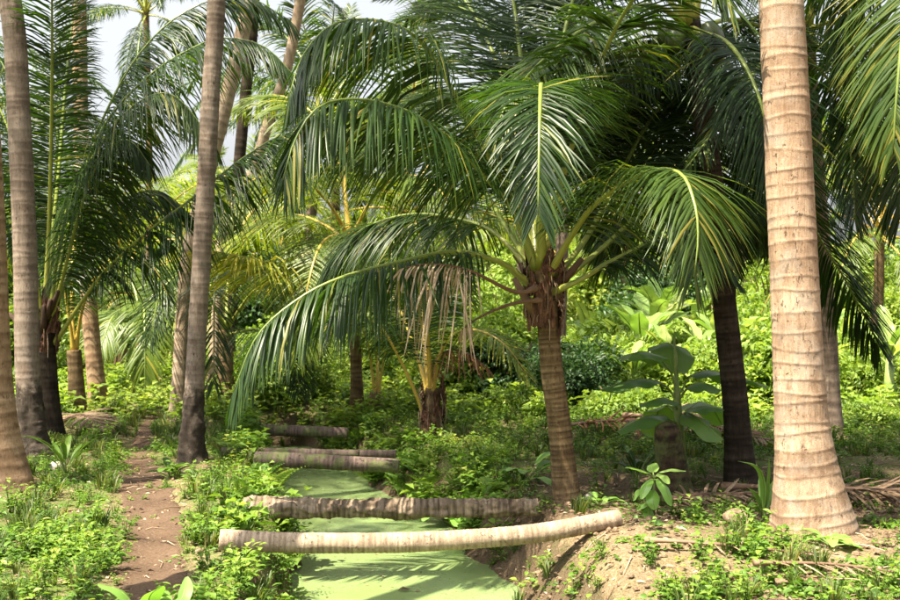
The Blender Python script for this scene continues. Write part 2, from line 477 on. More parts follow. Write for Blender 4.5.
pu = np.linspace(-1.25, 1.25, 22)
pyv = np.concatenate((np.arange(2.0, 16, .06), np.arange(16, 26, .25)))
pw = np.interp(pyv, PATH_Y, PATH_W)
U, PY = np.meshgrid(pu, pyv)
wob = .10 * (fbm(PY * 1.5, U * 0 + 3, 51) - .5) + .07 * (fbm(PY * 5, U * 0 + np.sign(U), 53) - .5)
PX = pathx(PY) + U * (pw[:, None] + wob * np.abs(U))
PZ = ground_h(PX, PY) + .012 - .07 * sstep(.75, 1.25, np.abs(U) + .5 * (fbm(PX * 7, PY * 7, 57) - .5))
P_ = obj('path', mesh('path', np.stack((PX, PY, PZ), -1).reshape(-1, 3), grid_faces(len(pyv), len(pu)), None, True, M['path']))
tag(P_, kind='structure')

wy = np.linspace(2.2, 17.5, 60)
wv = np.stack([np.stack((xcan(wy) + s, wy, np.full(60, WATER_Z)), 1) for s in (-1.0, -.5, 0, .5, 1.05)], 1)
W_ = obj('water', mesh('water', wv.reshape(-1, 3), grid_faces(60, 5), None, True, M['water']))
tag(W_, kind='structure')

# ------------------------------------------------------------------ fronds
def frond_arrays(P, petiole=.22, leafL=.72, n=84, width=.036, droop=1.0, lift=15, twist=0.0, seg=4, seed=0, r0=.028, S0=None, keep=1.0, tintbase=.45, messy=0.0):
    """a feather leaf along the points P: rachis tube and folded, drooping leaflets"""
    g = np.random.default_rng(seed)
    C, L = spline(P, 30)
    if S0 is None:
        d = C[-1] - C[0]
        D = np.array((d[0], d[1], 0.))
        if np.linalg.norm(D) < .25: D = np.array((C[12][0] - C[0][0] + 1e-3, C[12][1] - C[0][1], 0.))
        S0 = nrm(np.cross(D, (0, 0, 1.)))
    T, S, N = frames(C, S0)
    s = np.linspace(0, 1, 30)
    tw = twist * s ** 1.3
    S, N = S * np.cos(tw)[:, None] + N * np.sin(tw)[:, None], N * np.cos(tw)[:, None] - S * np.sin(tw)[:, None]
    rad = r0 * (1 - s) ** .8 * 1.0 + .004
    rad = rad * (1 + .7 * np.exp(-(s / .07) ** 2))
    rv, rq, rt = tube(C, rad, 7, S0, .75)
    rtint = np.concatenate((np.repeat(.75 - .5 * s, 7), [.7, .2])) + g.normal(0, .04)
    # leaflets
    u = np.concatenate([np.linspace(0, 1, n) ** .92 + g.normal(0, .003, n) for _ in (0, 1)])
    side = np.concatenate((np.full(n, 1.), np.full(n, -1.)))
    sel = g.random(2 * n) < keep
    u, side = np.clip(u[sel], 0, 1), side[sel]
    gap = np.interp(u, np.sort(g.random(6)), np.abs(g.normal(0, .05, 6)))        # uneven spacing
    u = np.clip(u + gap * .25 * np.sin(u * 60), 0, 1)
    k = len(u)
    q = petiole + (1 - petiole) * u * .995
    def smp(A): return np.stack([np.interp(q, s, A[:, i]) for i in range(3)], 1)
    B, t, sv, nv = smp(C), nrm(smp(T)), nrm(smp(S)), nrm(smp(N))
    B = B + sv * side[:, None] * np.interp(q, s, rad)[:, None] * .8
    ang = np.radians(76 - 50 * u ** 1.6 + g.normal(0, 4, k))
    v = np.radians(lift - 10 * u + g.normal(0, 9, k))
    d0 = np.cos(ang)[:, None] * t + np.sin(ang)[:, None] * (side[:, None] * sv * np.cos(v)[:, None] + nv * np.sin(v)[:, None])
    prof = np.interp(u, [0, .06, .25, .5, .8, 1], [.45, .72, .98, 1, .68, .36])
    LL = leafL * prof * np.clip(1 + g.normal(0, .07 + messy, k), .25, 1.3)
    dr = droop * (1 + g.normal(0, .22, k)) * np.interp(u, [0, .6, 1], [1.1, 1, .7])
    ts = np.linspace(0, 1, seg + 1) if seg != 4 else np.array([0, .12, .42, .75, 1.])
    wp = np.interp(ts, [0, .12, .42, .75, 1], [.35, .9, 1, .66, .04])
    pts, dirs = [B], [d0]
    side_j = g.normal(0, .10 + messy * 1.5, (k, 3))
    for j in range(1, seg + 1):
        tm = (ts[j] + ts[j - 1]) / 2
        d = nrm(d0 + np.array((0, 0, -1.)) * (dr * tm ** 1.15)[:, None] + side_j * tm)
        pts.append(pts[-1] + d * (LL * (ts[j] - ts[j - 1]))[:, None]); dirs.append(d)
    V = []
    for j in range(seg + 1):
        w = nrm(t - (t * dirs[j]).sum(1, keepdims=True) * dirs[j])
        nn = np.cross(dirs[j], w) * side[:, None]
        hw = (width * .5 * wp[j] * (1 + g.normal(0, .1, k)))[:, None]
        V += [pts[j] - w * hw - nn * hw * .55, pts[j], pts[j] + w * hw - nn * hw * .55]
    V = np.stack(V, 1)                                   # k, 3(seg+1), 3
    f = grid_faces(seg + 1, 3)
    Fq = (np.arange(k)[:, None, None] * V.shape[1] + f[None]).reshape(-1, 4)
    tint = tintbase + g.normal(0, .12, k) + (g.random(k) < .035) * .5
    tint = tint[:, None] + np.repeat(ts ** 3 * .22, 3)[None] * (g.random(k) < .5)[:, None]
    return (rv, rq, rt, rtint), (V.reshape(-1, 3), Fq, tint.ravel())

def frond_meshes(name, P, lm, rm, **kw):
    (rv, rq, rt, ri), (lv, lq, li) = frond_arrays(P, **kw)
    return mesh(name + '_rachis', rv, [rq, rt], {'tint': ri}, True, rm), mesh(name + '_leaflets', lv, lq, {'tint': li}, True, lm)

def add_frond(parent, P, base, lm='leaflet', rm='rachis', name='frond', **kw):
    """hero frond through world points P"""
    P = np.asarray(P) - np.asarray(base)
    a, b = frond_meshes(name, P, M[lm], M[rm], **kw)
    o = obj(name, a, parent)
    c = obj('leaflets', b, o)
    c['kind'] = 'stuff'
    return o

def arch(L, e0, bend, sway=0.0, m=10):
    """points of a free frond leaving the crown towards +X at elevation e0 and bending over by bend degrees"""
    s = np.linspace(0, 1, m)
    e = np.radians(e0 - bend * s ** 1.25)
    y = np.radians(sway * s)
    d = np.stack((np.cos(e) * np.cos(y), np.cos(e) * np.sin(y), np.sin(e)), 1)
    st = L / (m - 1)
    return np.concatenate((np.zeros((1, 3)), np.cumsum((d[1:] + d[:-1]) / 2 * st, 0)))

FR = {}
SHAPES = [(86, 45, 3.9), (76, 75, 4.2), (66, 85, 4.4), (54, 90, 4.5), (42, 92, 4.5), (28, 92, 4.4), (12, 88, 4.2), (-6, 74, 4.0), (-30, 52, 3.7)]
def shared_fronds(kind, lm, rm, n, seg, width, seed):
    FR[kind] = []
    for i, (e, b, L) in enumerate(SHAPES):
        var = []
        for v in range(2):
            g = np.random.default_rng(seed + i * 7 + v)
            P = arch(L, e + g.normal(0, 3), b + g.normal(0, 8), g.normal(0, 14))
            var.append(frond_meshes('frond_' + kind, P, M[lm], M[rm], n=n, seg=seg, width=width, droop=(.5 + .17 * i) * (1 + g.normal(0, .1)),
                                    lift=22 - 4 * i, twist=g.normal(0, .45), seed=seed + i * 7 + v, S0=np.array((0., -1., 0.))))
        FR[kind].append(var)
shared_fronds('green', 'leaflet', 'rachis', 130, 3, .023, 100)
shared_fronds('far', 'leaflet', 'rachis', 84, 3, .036, 300)
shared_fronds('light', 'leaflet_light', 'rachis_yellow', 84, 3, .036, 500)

def crown(parent, top, n, kind='green', scale=1.0, az0=0.0, emin=0, emax=8, seed=0, skip=None):
    g = np.random.default_rng(seed)
    for k in range(n):
        az = az0 + k * 2.39996 + g.normal(0, .12)
        i = int(round(emin + (emax - emin) * (k + .5) / n))
        if skip and skip(az % (2 * math.pi), i): continue
        a, b = FR[kind][min(i, 8)][int(g.integers(2))]
        o = obj('frond', a, parent, tuple(top + np.array((math.cos(az), math.sin(az), 0)) * .05 + np.array((0, 0, -.035 * i))))
        o.rotation_euler = (0, 0, az)
        o.scale = (scale * float(1 + g.normal(0, .06)),) * 3
        c = obj('leaflets', b, o)
        c['kind'] = 'stuff'

def trunk_mesh(name, P, r0, r1, flare, mat, fine=.03, k=20, ringd=.10, amp=.014, seed=0, flare_h=.35, rough=.0, fine_to=5.0, foot_rough=0.0, dome=0.0):
    g = np.random.default_rng(seed)
    L = spline(P, 50)[1]
    fl = min(L, fine_to)
    h = np.concatenate((np.linspace(0, fl, max(10, int(fl / fine))), np.arange(fl + .08, L, .08))) if L > fine_to + .1 else np.linspace(0, L, max(12, int(L / fine)))
    m = len(h)
    C0, L0 = spline(P, 300)
    C = np.stack([np.interp(h / L, np.linspace(0, 1, 300), C0[:, i]) for i in range(3)], 1)
    T, S, N = frames(C, np.array((1., 0, 0)))
    a = np.arange(k) / k * 2 * np.pi
    # ring scars at uneven heights, each a little tilted
    rh, x = [], .03
    while x < L + .2:
        rh.append(x); x += ringd * g.uniform(.55, 1.45)
    rh = np.array(rh); tilt = g.normal(0, .12, len(rh)) * ringd; ph = g.uniform(0, 6.28, len(rh))
    hh = h[:, None] + np.zeros(k)
    idx = np.clip(np.searchsorted(rh, h), 1, len(rh) - 1)
    best = np.full(hh.shape, 9.)
    for off in (-1, 0):
        ii = np.clip(idx + off, 0, len(rh) - 1)
        d = hh - (rh[ii][:, None] + tilt[ii][:, None] * np.sin(a + ph[ii][:, None]) + .05 * ringd * np.sin(2 * a + 2 * ph[ii][:, None]) + .06 * ringd * (vnoise(a * 2.2 + 3, hh * 0 + ii[:, None], 5) - .5))
        best = np.where(np.abs(d) < np.abs(best), d, best)
    w = max(.007, fine * .8)
    tone = g.random(len(rh) + 1)[np.searchsorted(rh, (hh - tilt[np.clip(idx, 0, len(rh) - 1)][:, None] * np.sin(a + ph[np.clip(idx, 0, len(rh) - 1)][:, None])))]
    ring = np.exp(-(best / w) ** 2)
    led = np.where(best > 0, np.exp(-best / (ringd * .35)), np.exp(-(best / (w * .8)) ** 2))
    rad = np.interp(h, [0, L], [r0, r1])[:, None] * (1 + amp * led)
    rad = rad + (flare * np.exp(-(h / flare_h) ** 1.3))[:, None] * (1 + .12 * np.sin(3 * a + 1) + .08 * np.sin(5 * a + 2.2))
    rad = rad * (1 + (.05 + rough) * (fbm(a * 1.6 + 7 + seed, hh * 2.5, seed, 3) - .5) + rough * 1.5 * (fbm(np.cos(a) * 3 + 9 + np.sin(a) * 2 + 0 * hh, hh * 14, seed + 5, 3) - .5))
    if foot_rough:
        rad = rad * (1 + foot_rough * (sstep(.95, .55, hh) * (fbm(np.cos(a) * 3.5 + 9 + np.sin(a) * 2.5 + 0 * hh, hh * 9, seed + 5, 4) - .45)))
    if dome:
        rad = rad * np.sqrt(np.clip(1 - np.clip((h - (L - dome)) / dome, 0, 1) ** 2, .02, 1))[:, None]
    V = C[:, None] + rad[..., None] * (np.cos(a)[None, :, None] * S[:, None] + np.sin(a)[None, :, None] * N[:, None])
    V = np.vstack((V.reshape(-1, 3), C[:1], C[-1:]))
    j = np.arange(k)
    c0 = np.stack((np.full(k, m * k), (j + 1) % k, j), 1)
    c1 = np.stack((np.full(k, m * k + 1), (m - 1) * k + j, (m - 1) * k + (j + 1) % k), 1)
    return mesh(name, V, [grid_faces(m, k, True), np.vstack((c0, c1))], {'lip': np.append(np.exp(-((best - w * 2.2) / (w * 1.2)) ** 2).ravel(), [0, 0]), 'height': np.append(hh.ravel(), [0, L]), 'ring': np.append(ring.ravel(), [0, 0]), 'tone': np.append(tone.ravel(), [.5, .5])}, True, mat)

def palm(label, pix, r0, r1, flare=.06, mat='trunk_grey', name='coconut_palm', group=None, **kw):
    """pix: (px, py, Y) points up the trunk; the first one is the foot"""
    P = np.array([at(*p) for p in pix])
    base = P[0].copy()
    base[2] = float(ground_h(base[0], base[1]))
    P[0] = base - np.array((0, 0, .06))
    e = empty(name, tuple(base), label, 'palm tree', group)
    obj('trunk', trunk_mesh('trunk', P - base, r0, r1, flare, M[mat], **kw), e)
    return e, base, P[-1]

def px(*pts): return [at(*p) for p in pts]

def sheath(parent, c, r, h, n=6, seed=0):
    """ragged brown fibre wrapped round the growing point: overlapping torn pointed pieces"""
    g = np.random.default_rng(seed)
    for k in range(n * 2):
        a0 = k * 2.4 + g.normal(0, .3); wd = g.uniform(.5, 1.15); z0 = g.uniform(-.75, .30) * h; hh = g.uniform(.3, .62) * h
        uu, vv = np.meshgrid(np.linspace(-1, 1, 9), np.linspace(0, 1, 12))
        taper = 1 - .75 * vv ** g.uniform(.7, 1.6)
        ragged = g.normal(0, .10, (1, 9)) * hh * vv + g.normal(0, .02, (12, 9)) * hh
        bulge = np.exp(-((z0 + vv * hh) / (h * .55)) ** 2)
        rr = r * (.92 + .22 * bulge) * (1 + .05 * g.normal(0, 1, (12, 9))) + .035 * np.maximum(0, vv - .5) * g.uniform(-.3, 1.6) + .012
        aa = a0 + uu * wd * .5 * taper + .25 * g.normal() * vv
        V = np.stack((c[0] + rr * np.cos(aa), c[1] + rr * np.sin(aa), c[2] + z0 + vv * hh + ragged), -1).reshape(-1, 3)
        obj('leaf_sheath', mesh('leaf_sheath', V, grid_faces(12, 9), None, True, M['fibre']), parent)
    acc = Acc()                                          # loose hanging fibres
    for k in range(n * 4):
        a = g.uniform(0, 6.28); z = g.uniform(-.5, .5) * h; l = g.uniform(.06, .3)
        p0 = np.array((c[0] + r * 1.1 * math.cos(a), c[1] + r * 1.1 * math.sin(a), c[2] + z))
        V, q, t = tube(np.array([p0, p0 + np.array((math.cos(a) * .04, math.sin(a) * .04, -l * .4)), p0 + np.array((math.cos(a) * .03, math.sin(a) * .03, -l))]), np.array((.005, .004, .002)), 4)
        acc.add(V, q, g.random())
    o = obj('hanging_fibre', acc.mesh('hanging_fibre', M['leaflet_dry']), parent)
    o['kind'] = 'stuff'

def stubs(parent, c, r, n, seed, L=.35):
    """cut or broken leaf bases"""
    g = np.random.default_rng(seed)
    for k in range(n):
        a = g.uniform(0, 6.28); e = g.uniform(.5, 1.2); l = L * g.uniform(.5, 1.2)
        d = np.array((math.cos(a) * math.cos(e), math.sin(a) * math.cos(e), math.sin(e)))
        b = c + np.array((math.cos(a), math.sin(a), 0)) * r * .8 + np.array((0, 0, g.uniform(-.22, .1)))
        V, q, t = tube(np.array([b, b + d * l * .5, b + d * l + np.array((0, 0, .04))]), np.array((.055, .035, .022)), 7)
        obj('leaf_stub', mesh('leaf_stub', V, [q, t], {'tint': np.full(len(V), g.random())}, True, M['rachis_dry']), parent)

# ------------------------------------------------------------------ hero palms
# front right trunk
e, b, top = palm('stout pale tan ringed palm trunk in full sun beside the mound', [(812, 540, 7.4), (806, 470, 7.4), (800, 400, 7.4), (793, 250, 7.4), (786, 100, 7.4), (781, 0, 7.4), (770, -200, 7.4), (752, -480, 7.4), (735, -800, 7.4), (715, -1400, 7.4)],
                 .170, .085, .125, 'trunk_front', fine=.009, k=72, ringd=.105, amp=.014, seed=3, flare_h=.42)
crown(e, top - b, 20, 'green', 1.1, .4, 0, 8, 11)

# the low palm in the middle
C2 = at(541, 262, 9.0)
e, b, top = palm('low palm with wide dark crown and red-brown fibrous neck beside the canal', [(567, 500, 9.0), (560, 430, 9.0), (552, 370, 9.0), (547, 310, 9.0), (543, 262, 9.0)],
                 .098, .086, .03, 'trunk_brown', fine=.012, k=40, ringd=.04, amp=.012, seed=5, flare_h=.25)
n2 = C2 - b
sheath(e, n2 + np.array((.03, 0, -.20)), .125, .56, 15, 2)
stubs(e, n2 + np.array((.03, 0, -.20)), .11, 7, 3, .3)
sp = dict(leafL=.80, n=150, width=.020)
A = lambda pts, **k: add_frond(e, px(*pts), b, **{**sp, **k})
A([(538, 290, 9), (521, 278, 8.95), (500, 262, 8.85), (453, 252, 8.7), (400, 262, 8.5), (343, 277, 8.3), (300, 298, 8.2), (258, 335, 8.1), (232, 395, 8.05)], droop=2.6, lift=-5, seed=1, petiole=.2, leafL=.78, r0=.03)
A([(537, 282, 9), (513, 250, 9.2), (480, 225, 9.5), (417, 214, 9.9), (367, 227, 10.1), (335, 255, 10.2), (315, 292, 10.2)], droop=1.8, lift=0, seed=2, twist=.3, petiole=.26)
A([(538, 272, 9), (510, 195, 9), (485, 150, 8.9), (455, 95, 8.8), (433, 57, 8.7), (410, 32, 8.5), (375, 20, 8.3), (333, 24, 8.1), (303, 55, 8), (288, 100, 7.9)], droop=2.0, lift=-12, seed=3, twist=-.15, leafL=.95)
A([(538, 275, 9), (515, 215, 8.8), (497, 190, 8.7), (460, 150, 8.4), (427, 122, 8.1), (390, 105, 7.9), (350, 99, 7.7), (317, 108, 7.5), (295, 140, 7.4), (283, 180, 7.35)], droop=2.0, lift=-12, seed=4, twist=.1, leafL=.9)
A([(540, 268, 9.05), (535, 180, 9.4), (528, 110, 9.7), (521, 60, 10), (513, 0, 10.3), (500, -60, 10.8), (470, -100, 11.4)], droop=.5, lift=10, seed=5, leafL=.95, tintbase=.4)
A([(541, 268, 8.95), (542, 170, 8.5), (542, 100, 7.9), (541, 84, 7.3), (540, 105, 6.85), (539, 155, 6.6), (538, 215, 6.5)], droop=.9, lift=0, seed=6, leafL=.66, tintbase=.2, S0=np.array((1., 0, 0)))  # low tint puts shade into the colour of this hanging frond
A([(546, 280, 9), (575, 230, 8.6), (600, 200, 8.3), (647, 172, 7.9), (680, 173, 7.5), (695, 205, 7.25), (698, 240, 7.15), (694, 275, 7.1)], droop=1.3, lift=4, seed=7, leafL=.78, twist=.2, tintbase=.62, petiole=.2)
A([(548, 292, 9), (600, 250, 9.2), (640, 215, 9.5), (690, 190, 10), (740, 200, 10.4), (775, 245, 10.6)], droop=1.6, lift=0, seed=8, tintbase=.35)
A([(546, 288, 9), (585, 240, 9.4), (615, 185, 9.9), (650, 120, 10.5), (690, 80, 11.1), (740, 85, 11.6)], droop=1.1, seed=9, tintbase=.35)
A([(543, 268, 9), (547, 150, 9.3), (560, 50, 9.8), (590, -40, 10.4), (640, -80, 11.2)], droop=.6, seed=10)
A([(542, 268, 9), (565, 170, 8.9), (590, 90, 8.6), (620, 20, 8.2), (660, -30, 7.8), (705, -30, 7.5), (735, 10, 7.3)], droop=1.1, seed=11, tintbase=.38)
A([(537, 280, 9.1), (505, 225, 9.8), (470, 170, 10.6), (430, 140, 11.4), (390, 140, 12), (360, 165, 12.4)], droop=1.2, seed=12)
A([(539, 270, 9), (525, 160, 9.6), (500, 70, 10.4), (465, 0, 11.2), (420, -40, 12), (370, -40, 12.6)], droop=.8, seed=13)
A([(547, 294, 9), (580, 280, 8.8), (610, 262, 8.9), (660, 240, 9.2), (700, 245, 9.5), (735, 280, 9.8)], droop=1.7, lift=0, seed=14, tintbase=.4, leafL=.55)
A([(540, 268, 9), (538, 200, 8.98), (540, 130, 8.95), (548, 60, 8.9)], droop=.2, lift=40, seed=15, leafL=.4, n=50, petiole=.5)
A([(540, 268, 9.1), (530, 170, 9.9), (515, 90, 10.8), (490, 30, 11.8), (450, 5, 12.8), (405, 20, 13.5)], droop=.8, seed=121, leafL=.95, tintbase=.35)
A([(543, 268, 9.1), (560, 180, 9.9), (585, 110, 10.8), (625, 60, 11.6), (680, 50, 12.3), (730, 90, 12.8)], droop=1.0, seed=122, leafL=.95, tintbase=.3)
A([(538, 272, 9.1), (520, 200, 10), (490, 140, 11), (455, 105, 12), (415, 100, 12.8), (380, 130, 13.3)], droop=1.1, seed=123, leafL=.9, tintbase=.35)
A([(537, 288, 8.9), (515, 292, 8.7), (470, 271, 8.4), (432, 264, 8.3), (403, 268, 8.25)], lm='leaflet_dry', rm='rachis_dry', name='dead_frond', droop=9, lift=-30, seed=16, leafL=.68, n=24, petiole=.55, width=.016, r0=.022, keep=.75, messy=.4, tintbase=.85)
A([(541, 300, 8.9), (520, 302, 8.75), (497, 309, 8.6), (475, 320, 8.5), (462, 330, 8.45)], lm='leaflet_dry', rm='rachis_dry', name='dead_frond', droop=6, lift=-40, seed=17, leafL=.3, n=4, petiole=.9, width=.015, r0=.022)

# dark palm right of it
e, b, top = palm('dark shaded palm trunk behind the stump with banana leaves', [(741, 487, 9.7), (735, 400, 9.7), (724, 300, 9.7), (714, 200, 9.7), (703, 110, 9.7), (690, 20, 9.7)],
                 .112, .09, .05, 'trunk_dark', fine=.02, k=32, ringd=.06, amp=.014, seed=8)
A([(690, 25, 9.7), (650, 5, 9.4), (600, 20, 9.0), (560, 45, 8.7), (530, 73, 8.4), (508, 102, 8.25), (494, 132, 8.2)], droop=1.3, lift=5, seed=21, tintbase=.5)
A([(690, 30, 9.7), (740, 80, 10), (785, 165, 10.3), (817, 233, 10.5), (847, 283, 10.6), (880, 348, 10.7)], droop=1.2, lift=0, seed=22, tintbase=.2, leafL=.9)
A([(688, 30, 9.8), (660, 60, 10.2), (635, 120, 10.8), (615, 200, 11.2), (605, 260, 11.4)], droop=1.3, seed=23, tintbase=.2)
A([(690, 30, 9.7), (680, 60, 10.3), (672, 130, 11), (668, 210, 11.3)], droop=1.3, seed=24, tintbase=.2)
A([(692, 30, 9.6), (730, 45, 9.0), (760, 100, 8.6), (775, 180, 8.5)], droop=1.3, seed=25, tintbase=.2)
A([(692, 30, 9.8), (740, 20, 10.4), (800, 50, 11), (850, 110, 11.4), (880, 180, 11.6)], droop=1.3, seed=26, tintbase=.25)
A([(690, 30, 9.7), (700, 90, 10.2), (715, 170, 10.8), (730, 260, 11)], droop=1.3, seed=27, tintbase=.2)
A([(690, 25, 9.9), (640, -25, 10.6), (580, -15, 11.4), (530, 25, 12.1), (505, 80, 12.5)], droop=1.5, seed=28, tintbase=.2, leafL=.95)
A([(690, 25, 9.9), (720, -45, 10.5), (780, -45, 11.3), (830, 0, 12), (858, 60, 12.4)], droop=1.5, seed=29, tintbase=.2, leafL=.95)
A([(690, 22, 9.8), (668, -45, 10.2), (630, -75, 10.8), (585, -60, 11.4), (548, -10, 11.8)], droop=1.4, seed=20, tintbase=.25, leafL=.95)
A([(690, 25, 9.7), (655, 40, 9.9), (622, 85, 10.1), (600, 150, 10.3)], droop=1.4, seed=19, tintbase=.2, leafL=.9)
crown(e, top - b, 5, 'green', .95, 1.0, 0, 2, 12)
g = np.random.default_rng(4)
for k in range(8):
    a = g.uniform(0, 6.28)
    u, v = np.meshgrid(np.linspace(0, np.pi, 9), np.arange(12) / 12 * 2 * np.pi, indexing='ij')
    rr = .095 * (1 + .06 * np.cos(3 * v))
    V = np.stack((rr * np.sin(u) * np.cos(v), rr * np.sin(u) * np.sin(v), 1.2 * .1 * np.cos(u)), -1).reshape(-1, 3)
    obj('coconut', mesh('coconut', V, grid_faces(9, 12, True), None, True, M['coconut']), e, tuple(top - b + np.array((.2 * math.cos(a), .2 * math.sin(a), g.uniform(-.3, -.05)))))

# palm standing behind the front right trunk
e, b, top = palm('slim palm trunk behind the stout pale trunk', [(832, 402, 13.5), (829, 350, 13.4), (822, 250, 13.0), (812, 120, 12.5), (806, 25, 12.2)], .11, .09, .05, 'trunk_grey', k=20, seed=9)
A([(806, 25, 12.2), (775, 10, 11.6), (747, 22, 11), (683, 38, 10), (633, 60, 9.3), (600, 97, 8.9)], droop=3, lift=-5, seed=31, tintbase=.3)
A([(806, 30, 12.2), (780, 40, 11), (747, 83, 9.8), (727, 107, 9.3), (707, 140, 8.9), (683, 172, 8.6)], droop=2.2, lift=0, seed=32, tintbase=.5, leafL=.5)
A([(806, 30, 12.2), (850, 20, 11.8), (890, 60, 11.4), (915, 130, 11.2)], droop=1.4, seed=33, tintbase=.3)
A([(806, 30, 12.2), (835, 70, 11.8), (850, 150, 11.6), (855, 220, 11.6)], droop=1.4, seed=34, tintbase=.25)
A([(806, 30, 12.3), (780, 90, 12.6), (760, 170, 12.9), (752, 240, 13)], droop=1.4, seed=35, tintbase=.25)
crown(e, top - b, 3, 'green', .95, .3, 0, 1, 13)

# palm standing just outside the right edge: only its fronds reach in
e, b, top = palm('tan palm beyond the stout pale trunk with long sunlit hanging fronds', [(1010, 545, 8.0), (1005, 300, 8.0), (992, -60, 8.0)], .16, .12, .08, 'trunk_tan', k=20, seed=10)
A([(992, -50, 8), (955, -75, 7.6), (922, -45, 7.2), (905, 20, 7.0), (897, 90, 6.9), (893, 150, 6.9)], droop=1.0, lift=0, seed=41, tintbase=.6, leafL=.7)
A([(992, -50, 8), (945, -40, 8.4), (915, 40, 8.8), (903, 140, 9), (900, 220, 9.1)], droop=1.6, seed=42, tintbase=.25)
A([(992, -50, 8), (960, -110, 8.2), (910, -120, 8.4), (870, -70, 8.6), (850, 0, 8.7), (842, 70, 8.8)], droop=1.5, seed=43, tintbase=.35)
crown(e, top - b, 8, 'green', 1, 5.2, 0, 6, 14, lambda az, i: math.cos(az) < -.3)

# trunks at the left edge
e, b, top = palm('leaning grey-tan trunk with swollen foot beside the whitish husk', [(-2, 492, 9.4), (-8, 400, 9.4), (-13, 250, 9.4), (-22, 100, 9.4), (-50, -100, 9.4), (-150, -380, 9.4), (-320, -680, 9.4)], .165, .12, .14, 'trunk_tan', fine=.02, k=36, ringd=.10, seed=15, flare_h=.5)
crown(e, top - b, 12, 'green', .9, .9, 0, 8, 15)
e, b, top = palm('straight grey trunk with cracked dark foot beside the leaning trunk', [(36, 455, 11.8), (28, 380, 11.8), (25, 250, 11.8), (19, 120, 11.8), (10, 0, 11.8), (-30, -180, 11.8), (-130, -420, 11.8), (-260, -600, 11.8)], .128, .10, .06, 'trunk_foot', fine=.014, k=36, ringd=.09, seed=16, foot_rough=.4)
crown(e, top - b, 8, 'green', .8, 2.0, 0, 7, 16)
e, b, top = palm('slender grey trunk rising beside the earth path with blackened foot', [(191, 462, 11.3), (194, 400, 11.3), (199, 300, 11.3), (205, 200, 11.3), (211, 90, 11.3), (216, 0, 11.3), (212, -180, 11.3), (90, -600, 11.4), (-160, -880, 11.4)], .098, .075, .07, 'trunk_foot', fine=.014, k=36, ringd=.07, seed=17, rough=.06, foot_rough=.45)
crown(e, top - b, 7, 'green', .8, .2, 0, 6, 17)

# unseen palm added left of the view so its crown shades the low palm
e = empty('coconut_palm', (-3.4, 4.3, float(ground_h(-3.4, 4.3))), 'tall palm leaning over the near path, its crown shading the low palm', 'palm tree')
obj('trunk', trunk_mesh('trunk', np.array([(0, 0, -.1), (.3, .7, 3.), (.9, 2.2, 6.), (1.7, 4.0, 9.6)]), .17, .12, .12, M['trunk_grey'], seed=77), e)
crown(e, np.array((1.7, 4.0, 9.6)), 26, 'green', .8, .2, 0, 7, 78)

# young palm on the left with long raised leaf stalks
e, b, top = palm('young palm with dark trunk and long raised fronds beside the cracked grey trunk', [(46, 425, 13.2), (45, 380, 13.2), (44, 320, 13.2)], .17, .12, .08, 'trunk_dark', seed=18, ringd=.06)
stubs(e, top - b, .12, 6, 5)
sheath(e, top - b + np.array((0, 0, -.1)), .15, .6, 6, 6)
A([(48, 350, 13.2), (60, 335, 13.2), (100, 277, 13.1), (150, 230, 13.0), (190, 200, 12.9), (240, 160, 12.8), (290, 132, 12.7), (330, 140, 12.6)], droop=2.4, lift=-15, seed=51, tintbase=.3, leafL=.95)
A([(50, 325, 13.2), (58, 250, 13.1), (75, 190, 13.0), (117, 123, 12.8), (150, 96, 12.6), (178, 98, 12.5), (216, 145, 12.4)], droop=2.4, lift=-15, seed=52, tintbase=.5, leafL=.95)
A([(50, 325, 13.2), (68, 230, 13.3), (100, 133, 13.2), (150, 75, 13.1), (203, 43, 13.0), (233, 38, 12.9), (267, 48, 12.8), (298, 80, 12.7)], droop=2.0, lift=-12, seed=53, tintbase=.5, leafL=.95)
A([(48, 320, 13.2), (70, 200, 13.5), (107, 110, 13.6), (140, 53, 13.7), (183, 13, 13.8), (240, -5, 13.9), (290, 20, 14)], droop=2.4, lift=-25, seed=54, tintbase=.3, leafL=.95)
A([(45, 320, 13.2), (50, 200, 12.9), (52, 80, 12.3), (52, 0, 11.6), (51, -40, 10.8)], droop=.8, seed=55, tintbase=.25, leafL=.6)
A([(44, 320, 13.2), (58, 180, 13.4), (66, 80, 13.6), (74, 10, 13.9), (80, -30, 14.3)], droop=.9, seed=56, tintbase=.3, leafL=.5)
A([(44, 330, 13.2), (25, 220, 13.3), (5, 120, 13.5), (-40, 60, 13.7), (-90, 70, 13.8)], droop=2.0, lift=-15, seed=57, tintbase=.25)
A([(48, 340, 13.2), (70, 270, 13.5), (110, 210, 13.9), (155, 190, 14.2), (190, 215, 14.4)], droop=2.2, lift=-15, seed=58, tintbase=.25)
A([(46, 330, 13.2), (52, 230, 13.4), (58, 130, 13.6), (62, 50, 14)], droop=.6, seed=59, tintbase=.3, leafL=.6)
A([(47, 335, 13.2), (62, 280, 13.0), (80, 210, 12.8), (100, 160, 12.7), (128, 140, 12.6), (150, 165, 12.5)], droop=2.2, lift=-12, seed=50, tintbase=.3)

